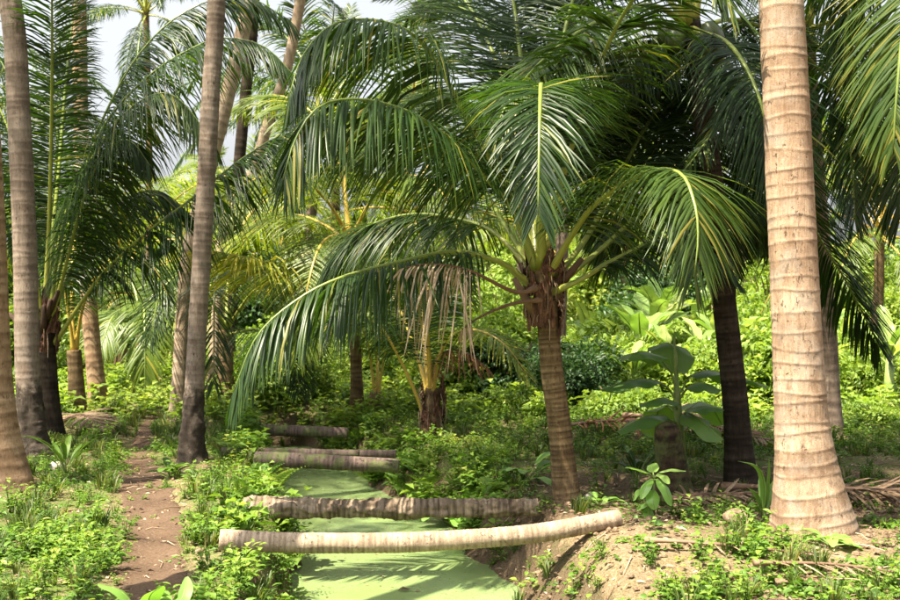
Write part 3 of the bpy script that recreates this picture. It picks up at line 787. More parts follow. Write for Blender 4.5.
# small palms and thin trunks at mid distance
e, b, top = palm('thin sunlit trunk leaning left behind the young palm', [(100, 408, 16.8), (92, 340, 16.8), (87, 270, 16.8), (82, 180, 16.8), (80, 60, 16.8), (78, -60, 16.8), (70, -330, 16.8)], .125, .09, .07, 'trunk_tan', seed=19)
crown(e, top - b, 9, 'green', 1.0, .5, 0, 7, 18)
e, b, top = palm('small palm with yellow leaf stalks beside the thin sunlit trunk', [(78, 405, 15.8), (76, 380, 15.8), (74, 350, 15.8)], .11, .10, .05, 'trunk_brown', seed=20)
for i, pts in enumerate([[(74, 352, 15.8), (68, 310, 15.6), (58, 250, 15.4), (40, 200, 15.2), (10, 180, 15)], [(74, 352, 15.8), (72, 300, 15.9), (75, 240, 16.2), (92, 190, 16.6), (125, 175, 17)],
                         [(75, 352, 15.8), (85, 300, 15.7), (110, 260, 15.5), (150, 265, 15.2), (170, 300, 15)]]):
    A(pts, droop=1.4, seed=60 + i, rm='rachis_yellow', tintbase=.4, n=60)
e, b, top = palm('curved pale trunk leaning right, mottled near its foot', [(178, 424, 15.6), (180, 380, 15.6), (184, 310, 15.6), (190, 250, 15.6), (206, 180, 15.6), (224, 110, 15.6), (243, 30, 15.6), (262, -60, 15.6), (300, -260, 15.6)], .11, .10, .05, 'log_pale', seed=21, ringd=.12)  # paler log bark stands in for sun on this trunk
crown(e, top - b, 9, 'green', .95, 1.5, 1, 8, 19)
e, b, top = palm('thin pale trunk slanting right among the fronds', [(212, 405, 19.5), (218, 300, 19.5), (224, 230, 19.5), (248, 185, 19.5), (272, 110, 19.5), (295, 30, 19.5), (350, -300, 19.5)], .10, .085, .04, 'log_pale', seed=22)  # sun on the trunk put into its colour by the paler log bark
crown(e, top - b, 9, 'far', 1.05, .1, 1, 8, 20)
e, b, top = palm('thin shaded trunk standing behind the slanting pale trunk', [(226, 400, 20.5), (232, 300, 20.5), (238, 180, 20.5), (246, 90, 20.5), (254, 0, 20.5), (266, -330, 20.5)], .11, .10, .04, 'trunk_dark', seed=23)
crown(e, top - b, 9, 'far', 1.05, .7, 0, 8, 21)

# lit palm behind the canal
e, b, top = palm('palm with sunlit pale green fronds behind the far logs', [(357, 418, 16.2), (356, 360, 16.2), (353, 290, 16.2), (350, 235, 16.2)], .085, .08, .04, 'trunk_brown', seed=24, ringd=.07)
for i, pts in enumerate([[(350, 240, 16.2), (330, 205, 15.9), (305, 182, 15.5), (270, 175, 15.0), (238, 190, 14.6), (218, 225, 14.3)], [(350, 243, 16.2), (325, 258, 15.6), (290, 268, 15.0), (250, 258, 14.4), (208, 250, 13.9)],
                         [(350, 240, 16.2), (345, 180, 16.3), (350, 130, 16.6), (375, 100, 17), (420, 105, 17.4), (450, 140, 17.7)], [(350, 240, 16.2), (375, 195, 15.9), (405, 175, 15.4), (440, 190, 15.0), (462, 240, 14.8)],
                         [(350, 245, 16.2), (325, 225, 16.8), (290, 215, 17.4), (250, 235, 17.9), (225, 275, 18.2)], [(350, 243, 16.2), (372, 225, 15.2), (388, 240, 14.4), (396, 290, 13.9), (398, 340, 13.8)],
                         [(350, 243, 16.2), (335, 235, 15.2), (318, 250, 14.5), (305, 300, 14.1), (298, 350, 14.0)], [(350, 240, 16.2), (338, 160, 16.6), (315, 115, 17), (275, 95, 17.5), (235, 110, 18)]]):
    A(pts, droop=1.2, lift=5, seed=70 + i, lm='leaflet_light', rm='rachis_yellow', tintbase=[.5, .85, .45, .45, .5, .4, .45, .5][i], n=110, width=.030, leafL=1.0)

e, b, top = palm('stubby palm with yellow stalks and rusty dead frond at the canal edge', [(432, 443, 13.1), (432, 420, 13.1), (433, 388, 13.1)], .10, .085, .04, 'trunk_brown', seed=25, ringd=.05)
sheath(e, top - b + np.array((0, 0, -.2)), .12, .5, 8, 9)
A([(428, 425, 13.1), (412, 385, 13), (395, 350, 12.9), (378, 325, 12.8), (350, 315, 12.6), (320, 330, 12.4)], droop=1.4, seed=80, rm='rachis_yellow', n=60, petiole=.4)
A([(432, 405, 13.1), (438, 360, 12.9), (453, 335, 12.7), (475, 330, 12.4), (503, 343, 12.1), (528, 375, 11.9)], droop=.9, lift=8, seed=81, lm='leaflet_light', rm='rachis_yellow', tintbase=.7, n=60, leafL=.5, petiole=.35)
A([(431, 400, 13.1), (425, 350, 13.2), (425, 300, 13.5), (440, 260, 13.9), (470, 250, 14.3)], droop=1.2, seed=82, rm='rachis_yellow', n=60)
A([(430, 400, 13.1), (415, 350, 13.3), (395, 300, 13.6), (365, 275, 14), (330, 285, 14.4)], droop=1.2, seed=83, rm='rachis_yellow', n=60, lm='leaflet_light')
A([(431, 398, 13.1), (438, 362, 13.0), (450, 350, 12.9), (468, 354, 12.8), (488, 368, 12.7)], droop=2.6, lift=-10, seed=84, messy=.3, keep=.7, lm='leaflet_red', rm='rachis_dry', name='dead_frond', n=34, leafL=.36, width=.02)
A([(431, 400, 13.1), (428, 340, 12.8), (420, 290, 12.4), (400, 255, 12)], droop=.9, seed=85, rm='rachis_yellow', n=55, leafL=.5)

e, b, top = palm('low clump palm with pale upright stalks beyond the far logs', [(374, 422, 16.0), (375, 405, 16), (376, 392, 16)], .09, .08, .03, 'trunk_brown', seed=26)
for i, pts in enumerate([[(375, 410, 16), (372, 370, 16), (365, 335, 15.9), (345, 310, 15.7)], [(377, 410, 16), (382, 370, 16), (392, 335, 15.9), (412, 320, 15.7)], [(376, 410, 16), (378, 360, 16.2), (380, 320, 16.5), (395, 290, 17)]]):
    A(pts, droop=1.2, seed=90 + i, lm='leaflet_light', rm='rachis_yellow', n=45, leafL=.5, petiole=.5)

e, b, top = palm('small palm with arching pale fronds at the end of the path', [(142, 402, 20.5), (142, 370, 20.5), (141, 335, 20.5)], .11, .10, .04, 'trunk_brown', seed=27)
for i, pts in enumerate([[(141, 335, 20.5), (150, 312, 20), (170, 308, 19.4), (190, 330, 19)], [(141, 335, 20.5), (128, 312, 20), (112, 318, 19.4), (100, 350, 19)], [(141, 335, 20.5), (142, 305, 20), (144, 310, 19), (145, 345, 18.5), (145, 390, 18.3)],
                         [(141, 335, 20.5), (135, 290, 21), (120, 270, 21.5), (100, 280, 22)], [(141, 335, 20.5), (155, 290, 21), (180, 275, 21.4), (205, 300, 21.6)]]):
    A(pts, droop=1.5, seed=95 + i, lm='leaflet_light', tintbase=.3, n=60, width=.045)

# a shaded low palm behind the slender trunk
e, b, top = palm('low shaded palm behind the slender trunk by the path', [(226, 408, 17.5), (226, 380, 17.5), (226, 330, 17.5)], .12, .11, .05, 'trunk_brown', seed=28)
for i, pts in enumerate([[(226, 330, 17.5), (235, 290, 16.8), (222, 272, 15.8), (215, 290, 15), (214, 340, 14.6), (214, 385, 14.5)], [(226, 330, 17.5), (205, 290, 17), (180, 275, 16.5), (160, 295, 16.2), (150, 340, 16)],
                         [(226, 330, 17.5), (255, 290, 17), (285, 285, 16.6), (310, 310, 16.3), (322, 350, 16.2)], [(226, 335, 17.5), (260, 330, 16.5), (290, 350, 15.8), (300, 390, 15.5)], [(226, 330, 17.5), (230, 270, 18), (250, 230, 18.6), (285, 220, 19)]]):
    A(pts, droop=1.6, seed=100 + i, tintbase=.35, n=66)

# other palms further back
far = [  # px, py foot, Y, px crown, py crown, kind, label
    (147, 370, 40, 146, 8, 'far', 'distant tall palm against the white sky'),
    (-60, 395, 21, -70, 110, 'far', None), (120, 392, 27, 118, 285, 'light', None), (285, 385, 26, 322, 120, 'far', None), (400, 385, 25, 405, 200, 'light', None),
    (556, 388, 22, 562, 110, 'far', None), (330, 380, 30, 335, 130, 'far', None), (515, 375, 36, 520, 215, 'light', None),
    (620, 372, 42, 625, 205, 'light', None), (690, 372, 40, 700, 235, 'light', None), (870, 382, 27, 880, 225, 'light', None),
    (820, 372, 42, 815, 175, 'light', None), (930, 378, 34, 925, 150, 'far', None), (40, 380, 33, 30, 230, 'far', None), (215, 378, 36, 235, 235, 'light', None),
    (450, 372, 46, 450, 240, 'light', None), (-110, 385, 26, -120, 80, 'far', None), (570, 370, 50, 560, 255, 'light', None), (660, 368, 55, 668, 265, 'far', None), (180, 372, 44, 185, 235, 'light', None), (290, 372, 46, 280, 250, 'light', None), (745, 368, 52, 740, 210, 'far', None)]
for i, (x0, y0, Y, x1, y1, kind, lab) in enumerate(far):
    light = kind == 'light'  # light kind: pale leaves carry the sun and haze of the far wood
    e, b, top = palm(lab or ('pale green palm in the hazy wood behind the clearing' if light else 'dark palm crowding the wood behind the plantation'),
                     [(x0, y0, Y), ((x0 + x1) / 2 + 3, (y0 + y1) / 2, Y), (x1, y1, Y)], .15, .11, .06, 'trunk_grey' if i % 2 else 'trunk_brown', group=None if lab else ('pale palms behind the clearing' if light else 'dark palms in the wood behind'), fine=.07, k=12, seed=40 + i)
    crown(e, top - b, 16, kind, 1.0 + .1 * math.sin(i * 3.3), i * 1.3, 0, 8, 30 + i)

# ------------------------------------------------------------------ logs across the canal
def log(label, pts, r0, r1, mat, rough, ringd, seed, amp=.05, bough=()):
    P = np.array([at(*p) for p in pts])
    b = P[0].copy()
    me = trunk_mesh('log', P - b, r0, r1, 0.0, M[mat], fine=.012, k=32, ringd=ringd, amp=amp, seed=seed, rough=rough)
    o = obj('log', me, None, tuple(b))
    tag(o, label, 'log')
    return o
log('pale ringed palm log lying across the canal, lit by the sun', [(220, 540, 6.95), (300, 543, 7.0), (380, 543, 7.03), (460, 540, 7.06), (530, 534, 7.1), (580, 526, 7.13), (620, 518, 7.16)], .066, .058, 'log_pale', .05, .030, 61, .05)
log('rough mossy brown log across the canal behind the pale one', [(244, 507, 8.4), (320, 508, 8.4), (400, 509, 8.42), (470, 508, 8.46), (538, 507, 8.5)], .078, .062, 'log_moss', .42, .05, 62)
log('smooth grey log across the canal, thicker of the pair', [(256, 459, 10.9), (290, 460, 10.85), (340, 463, 10.85), (399, 466, 10.85)], .075, .070, 'log_grey', .05, .05, 63, .02)
log('thin grey log lying just behind the smooth thicker log', [(222, 452, 11.5), (290, 453, 11.45), (340, 454, 11.45), (396, 454, 11.45)], .05, .045, 'log_grey', .05, .05, 64, .02)
log('short pale grey log at the far end of the canal', [(259, 430, 13.6), (300, 431, 13.6), (348, 433, 13.6)], .07, .065, 'log_grey', .06, .05, 65, .02)
log('half buried ringed log end in the soil at the foot of the mound', [(850, 600, 6.2), (880, 594, 6.15), (930, 592, 6.1)], .055, .05, 'log_pale', .08, .03, 66, .08)

# ------------------------------------------------------------------ stump, banana plant
e, b, top = palm('dark rounded palm stump beside the banana plant', [(673, 497, 9.2), (671, 470, 9.2), (668, 440, 9.2), (667, 421, 9.2)], .15, .10, .05, 'stump', name='stump', fine=.02, k=28, ringd=.06, seed=71, flare_h=.2, dome=.10)
e['category'] = 'stump'

def blade(C, w, S0, fold=.25, wave=.0, n=9, seed=0, prof=None, tears=0):
    """broad leaf along C with a midrib crease; w full width"""
    g = np.random.default_rng(seed)
    m = len(C)
    T, S, N = frames(C, S0)
    s = np.linspace(0, 1, m)
    if prof is None: prof = np.sin(np.pi * np.clip(s * .93 + .05, 0, 1)) ** .55
    u = np.linspace(-1, 1, n)
    hw = (w / 2 * prof)[:, None]
    edge = 1 + .0 * s[:, None]
    ph = g.uniform(0, 6.28)
    zz = -fold * np.abs(u)[None] ** 1.3 * hw + wave * hw * np.abs(u)[None] ** 2 * np.sin(s[:, None] * 13 + ph + 1.5 * np.sign(u)[None])
    V = C[:, None] + (u[None] * hw * edge)[..., None] * S[:, None] + zz[..., None] * N[:, None]
    return V.reshape(-1, 3), grid_faces(m, n)

def leaf_part(parent, name, pts, base, w, mat, S0=None, stalk=None, seed=0, fold=.25, wave=.08, m=18, tint=.5, prof=None, stalk_r=.012, stalk_mat='gstem'):
    P = np.asarray(pts) - base
    C, L = spline(P, m)
    if S0 is None:
        d = C[-1] - C[0]
        S0 = np.cross((d[0], d[1], 0), (0, 0, 1.))
        S0 = nrm(S0) if np.linalg.norm(S0) > 1e-3 else np.array((1., 0, 0))
    V, f = blade(C, w, np.asarray(S0, float), fold, wave, seed=seed, prof=prof)
    o = obj(name, mesh(name, V, f, {'tint': np.full(len(V), tint)}, True, M[mat]), parent)
    rc = C.copy()
    if stalk is not None:
        rc = np.vstack((spline(np.vstack((np.asarray(stalk) - base, P[:1])), 8)[0][:-1], C))
    V, q, t = tube(rc - np.array((0, 0, .002)), np.linspace(stalk_r, stalk_r * .25, len(rc)), 4)
    obj('midrib', mesh('midrib', V, [q, t], None, True, M[stalk_mat]), o)
    return o

bb = at(681, 480, 9.75); bb[2] = ground_h(bb[0], bb[1])
e = empty('banana_plant', tuple(bb), 'young banana plant with broad drooping leaves behind the stump', 'banana plant')
V, q, t = tube(np.array([bb, at(680, 440, 9.75), at(677, 400, 9.75), at(676, 375, 9.75)]) - bb, np.array((.055, .045, .034, .018)), 10)
obj('pseudostem', mesh('pseudostem', V, [q, t], None, True, M['gstem']), e)
V, q, t = tube(np.array([at(676, 390, 9.75), at(675, 355, 9.75), at(674, 328, 9.75)]) - bb, np.array((.016, .013, .003)), 8)
obj('rolled_leaf', mesh('rolled_leaf', V, [q, t], None, True, M['gstem']), e)
BL = [  # stalk, blade points, width, tint
    ([(677, 398, 9.75), (672, 375, 9.7)], [(663, 362, 9.6), (650, 353, 9.45), (637, 352, 9.3), (627, 360, 9.2)], .30, .45),
    ([(676, 390, 9.75)], [(678, 372, 9.8), (676, 352, 9.9), (668, 343, 10.05), (655, 346, 10.25)], .32, .55),
    ([(677, 402, 9.75), (668, 388, 9.7)], [(657, 381, 9.6), (640, 379, 9.5), (620, 383, 9.4), (600, 390, 9.3)], .24, .35),
    ([(678, 412, 9.75)], [(674, 402, 9.65), (662, 398, 9.5), (648, 402, 9.4), (644, 407, 9.35)], .20, .4),
    ([(678, 415, 9.75)], [(668, 405, 9.9), (660, 408, 10), (656, 420, 10.05), (655, 436, 10.1)], .32, .75),
    ([(678, 425, 9.75)], [(664, 416, 9.6), (648, 416, 9.5), (632, 423, 9.4), (617, 432, 9.35)], .22, .45),
    ([(678, 402, 9.75), (684, 392, 9.72)], [(690, 386, 9.65), (700, 383, 9.55), (711, 385, 9.5), (721, 391, 9.45)], .24, .3),
    ([(678, 396, 9.75)], [(690, 376, 10), (704, 371, 10.2), (718, 372, 10.4), (735, 376, 10.6), (764, 385, 10.9)], .26, .3),
    ([(679, 418, 9.75)], [(688, 410, 9.65), (700, 407, 9.55), (712, 407, 9.5), (724, 410, 9.45)], .2, .35),
    ([(679, 425, 9.75)], [(688, 413, 9.7), (698, 418, 9.55), (710, 428, 9.45), (723, 440, 9.4)], .24, .6),
    ([(679, 425, 9.75)], [(690, 408, 10.1), (700, 402, 10.4), (712, 408, 10.7), (722, 425, 10.9)], .28, .8),
]
for i, (st, bl, w, ti) in enumerate(BL):
    leaf_part(e, 'banana_leaf', px(*bl), bb, w * 1.35, 'banana', None, px(*st), seed=i, fold=.35, wave=.12, tint=ti, m=22)

# bright banana clumps in the clearing
def banana_clump(label, base, h, n, seed, mat='banana_light', group=None):
    g = np.random.default_rng(seed)
    base = np.array((base[0], base[1], float(ground_h(base[0], base[1]))))
    e = empty('banana_plant', tuple(base), label, 'banana plant', group)
    V, q, t = tube(np.array([(0, 0, -.05), (.02, 0, h * .3), (.03, .02, h * .6)]), np.array((.10, .08, .05)), 9)
    obj('pseudostem', mesh('pseudostem', V, [q, t], None, True, M['gstem']), e)
    for k in range(n):
        az = k * 2.4 + g.normal(0, .3); e0 = g.uniform(50, 88); L = h * g.uniform(.55, .8)
        P = arch(L, e0, g.uniform(20, 95), g.normal(0, 15), 8)
        c, s_ = math.cos(az), math.sin(az)
        P = P @ np.array(((c, s_, 0), (-s_, c, 0), (0, 0, 1))) + np.array((.03, .02, h * .5))
        leaf_part(e, 'banana_leaf', P[2:], np.zeros(3), h * .17 * g.uniform(.8, 1.2), mat, np.array((-s_, c, 0.)), P[:2], seed=seed * 20 + k, fold=g.uniform(-.2, .5), wave=.18, tint=g.uniform(.2, .95), m=16, stalk_r=.022)
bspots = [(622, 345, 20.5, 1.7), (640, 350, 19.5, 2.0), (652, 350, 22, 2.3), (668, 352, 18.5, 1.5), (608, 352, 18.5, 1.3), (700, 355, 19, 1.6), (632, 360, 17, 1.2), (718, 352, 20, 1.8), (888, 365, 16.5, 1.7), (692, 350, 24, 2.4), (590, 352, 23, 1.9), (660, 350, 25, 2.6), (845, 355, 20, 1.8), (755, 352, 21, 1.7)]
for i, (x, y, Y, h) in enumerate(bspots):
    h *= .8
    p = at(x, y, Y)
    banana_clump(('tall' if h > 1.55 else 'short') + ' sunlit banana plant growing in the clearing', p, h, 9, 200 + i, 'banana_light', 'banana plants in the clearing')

# ------------------------------------------------------------------ leaf clouds: shrubs and bushes
def leaves(P, D, Nn, L, W, acc, tint, cup=.25):
    """small pointed leaves at P along D with normals Nn"""
    D = nrm(D)
    S = nrm(np.cross(D, Nn))
    Nn = np.cross(S, D)
    L = np.broadcast_to(L, (len(P),))[:, None]; W = np.broadcast_to(W, (len(P),))[:, None]
    mid = P + D * L * .45 
    V = np.stack((P, mid - S * W * .5 + Nn * W * cup, mid - Nn * 0, mid + S * W * .5 + Nn * W * cup, P + D * L - Nn * L * .12), 1)
    f = np.array(((0, 2, 1), (1, 2, 4), (0, 3, 2), (2, 3, 4)))
    Fq = (np.arange(len(P))[:, None, None] * 5 + f[None]).reshape(-1, 3)
    acc.add(V.reshape(-1, 3), Fq, np.repeat(np.broadcast_to(tint, (len(P),)), 5))

def fine_leaves(P, D, Nn, L, W, acc, tint, cup=.22):
    """rounder leaves for plants close to the camera"""
    D = nrm(D); S = nrm(np.cross(D, Nn)); Nn = np.cross(S, D); n = len(P)
    L = np.broadcast_to(L, (n,))[:, None]; W = np.broadcast_to(W, (n,))[:, None]
    V = [P]
    for t, w, dn in ((.22, .82, .02), (.5, 1.0, .03), (.78, .62, -.02)):
        m = P + D * L * t + Nn * L * dn
        V += [m - S * W * .5 * w + Nn * W * cup * w, m, m + S * W * .5 * w + Nn * W * cup * w]
    V.append(P + D * L - Nn * L * .10)
    V = np.stack(V, 1)
    f = [(0, 2, 1), (0, 3, 2), (7, 8, 10), (8, 9, 10)]
    for b in (1, 4):
        f += [(b, b + 1, b + 4), (b, b + 4, b + 3), (b + 1, b + 2, b + 5), (b + 1, b + 5, b + 4)]
    Fq = (np.arange(n)[:, None, None] * 11 + np.array(f)[None]).reshape(-1, 3)
    acc.add(V.reshape(-1, 3), Fq, np.repeat(np.broadcast_to(tint, (n,)), 11))

def rand_dirs(g, n, up=0.0):
    d = g.normal(0, 1, (n, 3)); d[:, 2] += up
    return nrm(d)

def bush_mesh(name, mat, rx, ry, h, lobes, per, L, seed, flat=.0):
    g = np.random.default_rng(seed)
    acc = Acc()
    for k in range(lobes):
        a = g.uniform(0, 6.28); rr = math.sqrt(g.random()) * .75
        c = np.array((rx * rr * math.cos(a), ry * rr * math.sin(a), h * g.uniform(.18, .82) * (1 - .35 * rr)))
        r = np.array((rx, ry, h * .5)) * g.uniform(.22, .42)
        d = rand_dirs(g, per, .25)
        P = c + d * r * g.uniform(.45, 1.1, (per, 1)) + g.normal(0, .03, (per, 3)) * h * .4
        P[:, 2] = np.maximum(P[:, 2], .01)
        D = nrm(d + rand_dirs(g, per) * .9 + np.array((0, 0, -.15)))
        leaves(P, D, nrm(d * .4 + rand_dirs(g, per) * .6 + np.array((0, 0, .8))), L * g.uniform(.6, 1.3, per), L * .5 * g.uniform(.7, 1.2, per), acc, np.clip(.45 + g.normal(0, .16, per) + g.normal(0, .13), 0, 1))
    return acc.mesh(name, M[mat], False)

def stems_mesh(h, r, n, seed):
    g = np.random.default_rng(seed)
    acc = Acc()
    for k in range(n):
        a = g.uniform(0, 6.28)
        V, q, t = tube(np.array([(.05 * math.cos(a), .05 * math.sin(a), -.05), (r * .25 * math.cos(a), r * .25 * math.sin(a), h * .4), (r * .55 * math.cos(a + .3), r * .55 * math.sin(a + .3), h * .8)]), np.array((.02, .014, .005)) * max(1, h), 6)
        acc.add(V, q, .5)
    return acc.mesh('stem', M['stem'])

BUSH = [bush_mesh('foliage', 'shrub', 1.1, 1.0, 1.25, 30, 190, .12, 401), bush_mesh('foliage', 'shrub', .9, .9, .9, 24, 190, .10, 402), bush_mesh('foliage', 'shrub', 1.3, 1.1, 1.7, 36, 190, .15, 403), bush_mesh('foliage', 'shrub', .8, .8, .6, 20, 180, .085, 404)]
BSTEM = [stems_mesh(1.2, 1, 7, 411), stems_mesh(.9, .9, 6, 412), stems_mesh(1.6, 1.2, 7, 413), stems_mesh(.6, .8, 6, 414)]
MID = bush_mesh('foliage', 'shrub', 1.5, 1.4, 2.6, 46, 240, .15, 425)  # lighter version of the dark back tree, haze put into the leaf colour
DARK = [bush_mesh('foliage', 'darkbush', 1.0, 1.0, 1.7, 40, 240, .10, 421), bush_mesh('foliage', 'darkbush', 1.5, 1.4, 2.6, 46, 240, .15, 422)]
DSTEM = [stems_mesh(1.6, 1, 6, 423), stems_mesh(2.4, 1.4, 7, 424)]

def shrub(label, x, y, me, st, sc, rot, group, cat='shrub', name='shrub', dz=-.03):
    e = empty(name, (x, y, float(ground_h(x, y)) + dz), label, cat, group)
    e.rotation_euler = (0, 0, rot); e.scale = (sc, sc, sc)
    obj('foliage', me, e); obj('stem', st, e)
    return e
g = np.random.default_rng(55)
k = 0
for Y in (14.5, 16.2, 18, 20, 22.5, 25.5, 29):
    for xx in np.arange(1.0, .46 * Y + 1, 1.35 + (Y - 14) * .05):
        x = xx + g.normal(0, .35); y = Y + g.normal(0, .5)
        if Y < 16 and x < 2.2: continue
        i = int(g.integers(4)) if Y > 17 else int(g.choice([1, 3, 3]))
        shrub(['waist-high sunlit shrub', 'knee-high sunlit shrub', 'tall sunlit shrub with larger leaves', 'low spreading sunlit shrub with fine leaves'][i] + ' in the clearing beyond the right bank', x, y, BUSH[i], BSTEM[i], g.uniform(.65, 1.1), g.uniform(0, 6.28), 'shrubs in the sunlit clearing')
for Y in (19, 22, 26, 31):
    for xx in np.arange(-.46 * Y - 1, -.3, 1.9):
        x = xx + g.normal(0, .4); y = Y + g.normal(0, .6)
        if abs(x - pathx(y)) < 1.3: continue
        i = int(g.integers(4))
        shrub(['waist-high undergrowth shrub', 'knee-high undergrowth shrub', 'tall undergrowth shrub with larger leaves', 'low spreading undergrowth shrub with fine leaves'][i] + ' among the trunks beyond the logs', x, y, BUSH[i], BSTEM[i], g.uniform(.8, 1.3), g.uniform(0, 6.28), 'undergrowth shrubs between the trunks')
p = at(570, 398, 16.5)
shrub('dense dark round bush behind the low palm', p[0], p[1], DARK[0], DSTEM[0], .8, .5, None, 'bush', 'bush')
p = at(505, 396, 18)
shrub('smaller dense dark bush behind the rusty dead frond', p[0], p[1], DARK[0], DSTEM[0], .85, 2.5, None, 'bush', 'bush')
for Y, sc in ((34, 1.3), (44, 1.7), (58, 2.2)):
    for xx in np.arange(-.5 * Y, .5 * Y, 3.0 * sc):
        x = xx + g.normal(0, .8); y = Y + g.normal(0, 1.5)
        pale = g.random() < .6
        shrub(('pale' if pale else 'dark') + ' green broadleaf tree in the ' + {34: 'near', 44: 'middle', 58: 'farthest'}[Y] + ' row of the wood', x, y, MID if pale else DARK[1], DSTEM[1], sc * g.uniform(.8, 1.25), g.uniform(0, 6.28), 'broadleaf trees at the back', 'tree', 'broadleaf_tree')

# ------------------------------------------------------------------ ground plants
def proto_herb(seed, nst, h, L, spread=.5, leaves=leaves, wr=.55):
    g = np.random.default_rng(seed)
    acc = Acc()
    for s in range(nst):
        a = g.uniform(0, 6.28); tilt = g.uniform(.1, spread) ; hh = h * g.uniform(.5, 1.1)
        d = nrm(np.array((math.cos(a) * tilt, math.sin(a) * tilt, 1.)))
        n = int(g.integers(5, 9))
        tt = np.linspace(.25, 1, n)
        P = d * (tt * hh)[:, None] + np.array((math.cos(a), math.sin(a), 0)) * .03
        az = a + np.arange(n) * 2.6 + g.normal(0, .4, n)
        D = np.stack((np.cos(az), np.sin(az), g.uniform(-.1, .55, n)), 1)
        leaves(P, D, np.tile((0, 0, 1.), (n, 1)) + g.normal(0, .25, (n, 3)), L * g.uniform(.65, 1.2, n) * (1.15 - .45 * tt), L * wr * g.uniform(.7, 1.1, n), acc, np.clip(.3 + .35 * tt + g.normal(0, .1, n), 0, 1))
        V, q, t = tube(np.array([(0, 0, -.02), d * hh * .5, d * hh]), np.array((.004, .003, .002)), 3)
        acc.add(V, q, .3)
    return acc
def proto_creeper(seed, n, r, L, leaves=leaves):
    g = np.random.default_rng(seed)
    acc = Acc()
    a = g.uniform(0, 6.28, n); rr = r * np.sqrt(g.random(n))
    P = np.stack((rr * np.cos(a), rr * np.sin(a), g.uniform(.01, .09, n) * (1.2 - rr / r)), 1)
    az = g.uniform(0, 6.28, n)
    leaves(P, np.stack((np.cos(az), np.sin(az), g.uniform(-.2, .4, n)), 1), np.tile((0, 0, 1.), (n, 1)) + g.normal(0, .35, (n, 3)), L * g.uniform(.6, 1.3, n), L * .7 * g.uniform(.7, 1.1, n), acc, np.clip(.45 + g.normal(0, .17, n), 0, 1))
    return acc
def proto_grass(seed, n, h):
    g = np.random.default_rng(seed)
    acc = Acc()
    a = g.uniform(0, 6.28, n); b = np.stack((np.cos(a), np.sin(a), np.zeros(n)), 1)
    h_ = h * g.uniform(.5, 1.15, n)[:, None]; ln = g.uniform(.15, .75, n)[:, None]
    P0 = b * g.uniform(0, .04, (n, 1)); P1 = P0 + b * ln * h_ * .35 + np.array((0, 0, 1.)) * h_ * .6; P2 = P1 + b * ln * h_ * .6 + np.array((0, 0, .35)) * h_ * (1 - ln * .9)
    S = np.stack((-b[:, 1], b[:, 0], np.zeros(n)), 1) * .0045
    V = np.stack((P0 - S, P0 + S, P1 + S * .9, P1 - S * .9, P2), 1)
    t = np.clip(.5 + g.normal(0, .2, n), 0, 1)
    i = np.arange(n)[:, None, None] * 5
    acc.add(V.reshape(-1, 3), (i + np.array((((0, 1, 2), (0, 2, 3), (3, 2, 4)),))).reshape(-1, 3), np.repeat(t, 5))
    return acc
def proto_fern(seed, nf, L):
    g = np.random.default_rng(seed)
    acc = Acc()
    for k in range(nf):
        az = k * 6.28 / nf + g.normal(0, .3); P = arch(L * g.uniform(.7, 1.1), g.uniform(45, 75), g.uniform(50, 90), 0, 12)
        c, s = math.cos(az), math.sin(az)
        P = P @ np.array(((c, s, 0), (-s, c, 0), (0, 0, 1)))
        Q = P[2:]
        T = nrm(np.gradient(P, axis=0))[2:]
        S = np.array((-s, c, 0.))
        for sd in (1, -1):
            w = np.interp(np.linspace(0, 1, len(Q)), [0, .3, 1], [.7, 1, .15]) * L * .26
            leaves(Q, S * sd + T * .35, np.cross(T, S) * -1 + np.array((0, 0, 1.)), w, w * .42, acc, np.clip(.55 + g.normal(0, .08), 0, 1))
    return acc

def fuse(acc):
    V = np.concatenate(acc.V); T = np.concatenate(acc.T)
    tri = []
    for k, f in acc.F.items():
        f = np.concatenate(f)
        tri.append(f if k == 3 else np.concatenate((f[:, :3], f[:, (0, 2, 3)])))
    return V, np.concatenate(tri), T

def scatter(name, label, cat, mat, protos, pts, smin, smax, seed, tilt=.15, dt=None):
    """many small plants joined as one mass of ground cover"""
    g = np.random.default_rng(seed)
    protos = [fuse(p) for p in protos]
    x, y = pts[:, 0], pts[:, 1]
    z = ground_h(x, y)
    ok = z > WATER_Z - .02
    x, y, z = x[ok], y[ok], z[ok]
    which = g.integers(0, len(protos), len(x))
    VV, FF, TT, n = [], [], [], 0
    for i, (V, f, t) in enumerate(protos):
        s = which == i
        k = int(s.sum())
        if not k: continue
        az = g.uniform(0, 6.28, k); sc = g.uniform(smin, smax, k)
        c, sn = np.cos(az) * sc, np.sin(az) * sc
        W = np.stack((V[None, :, 0] * c[:, None] - V[None, :, 1] * sn[:, None], V[None, :, 0] * sn[:, None] + V[None, :, 1] * c[:, None], V[None, :, 2] * sc[:, None]), -1)
        lean = g.normal(0, tilt, (k, 2))
        W[..., 0] += lean[:, :1] * W[..., 2]; W[..., 1] += lean[:, 1:] * W[..., 2]
        W += np.stack((x[s], y[s], z[s] - .005), -1)[:, None]
        VV.append(W.reshape(-1, 3)); FF.append((f[None] + n + (np.arange(k) * len(V))[:, None, None]).reshape(-1, 3))
        tv = t[None] + g.normal(0, .12, (k, 1)) + .45 * (fbm(x[s] * 1.3, y[s] * 1.3, 77, 3) - .5)[:, None]
        TT.append(tv.ravel()); n += k * len(V)
    o = obj(name, mesh(name, np.concatenate(VV), np.concatenate(FF), {'tint': np.clip(np.concatenate(TT), 0, 1)}, False, M[mat]))
    tag(o, label, cat, None, 'stuff')
    return o

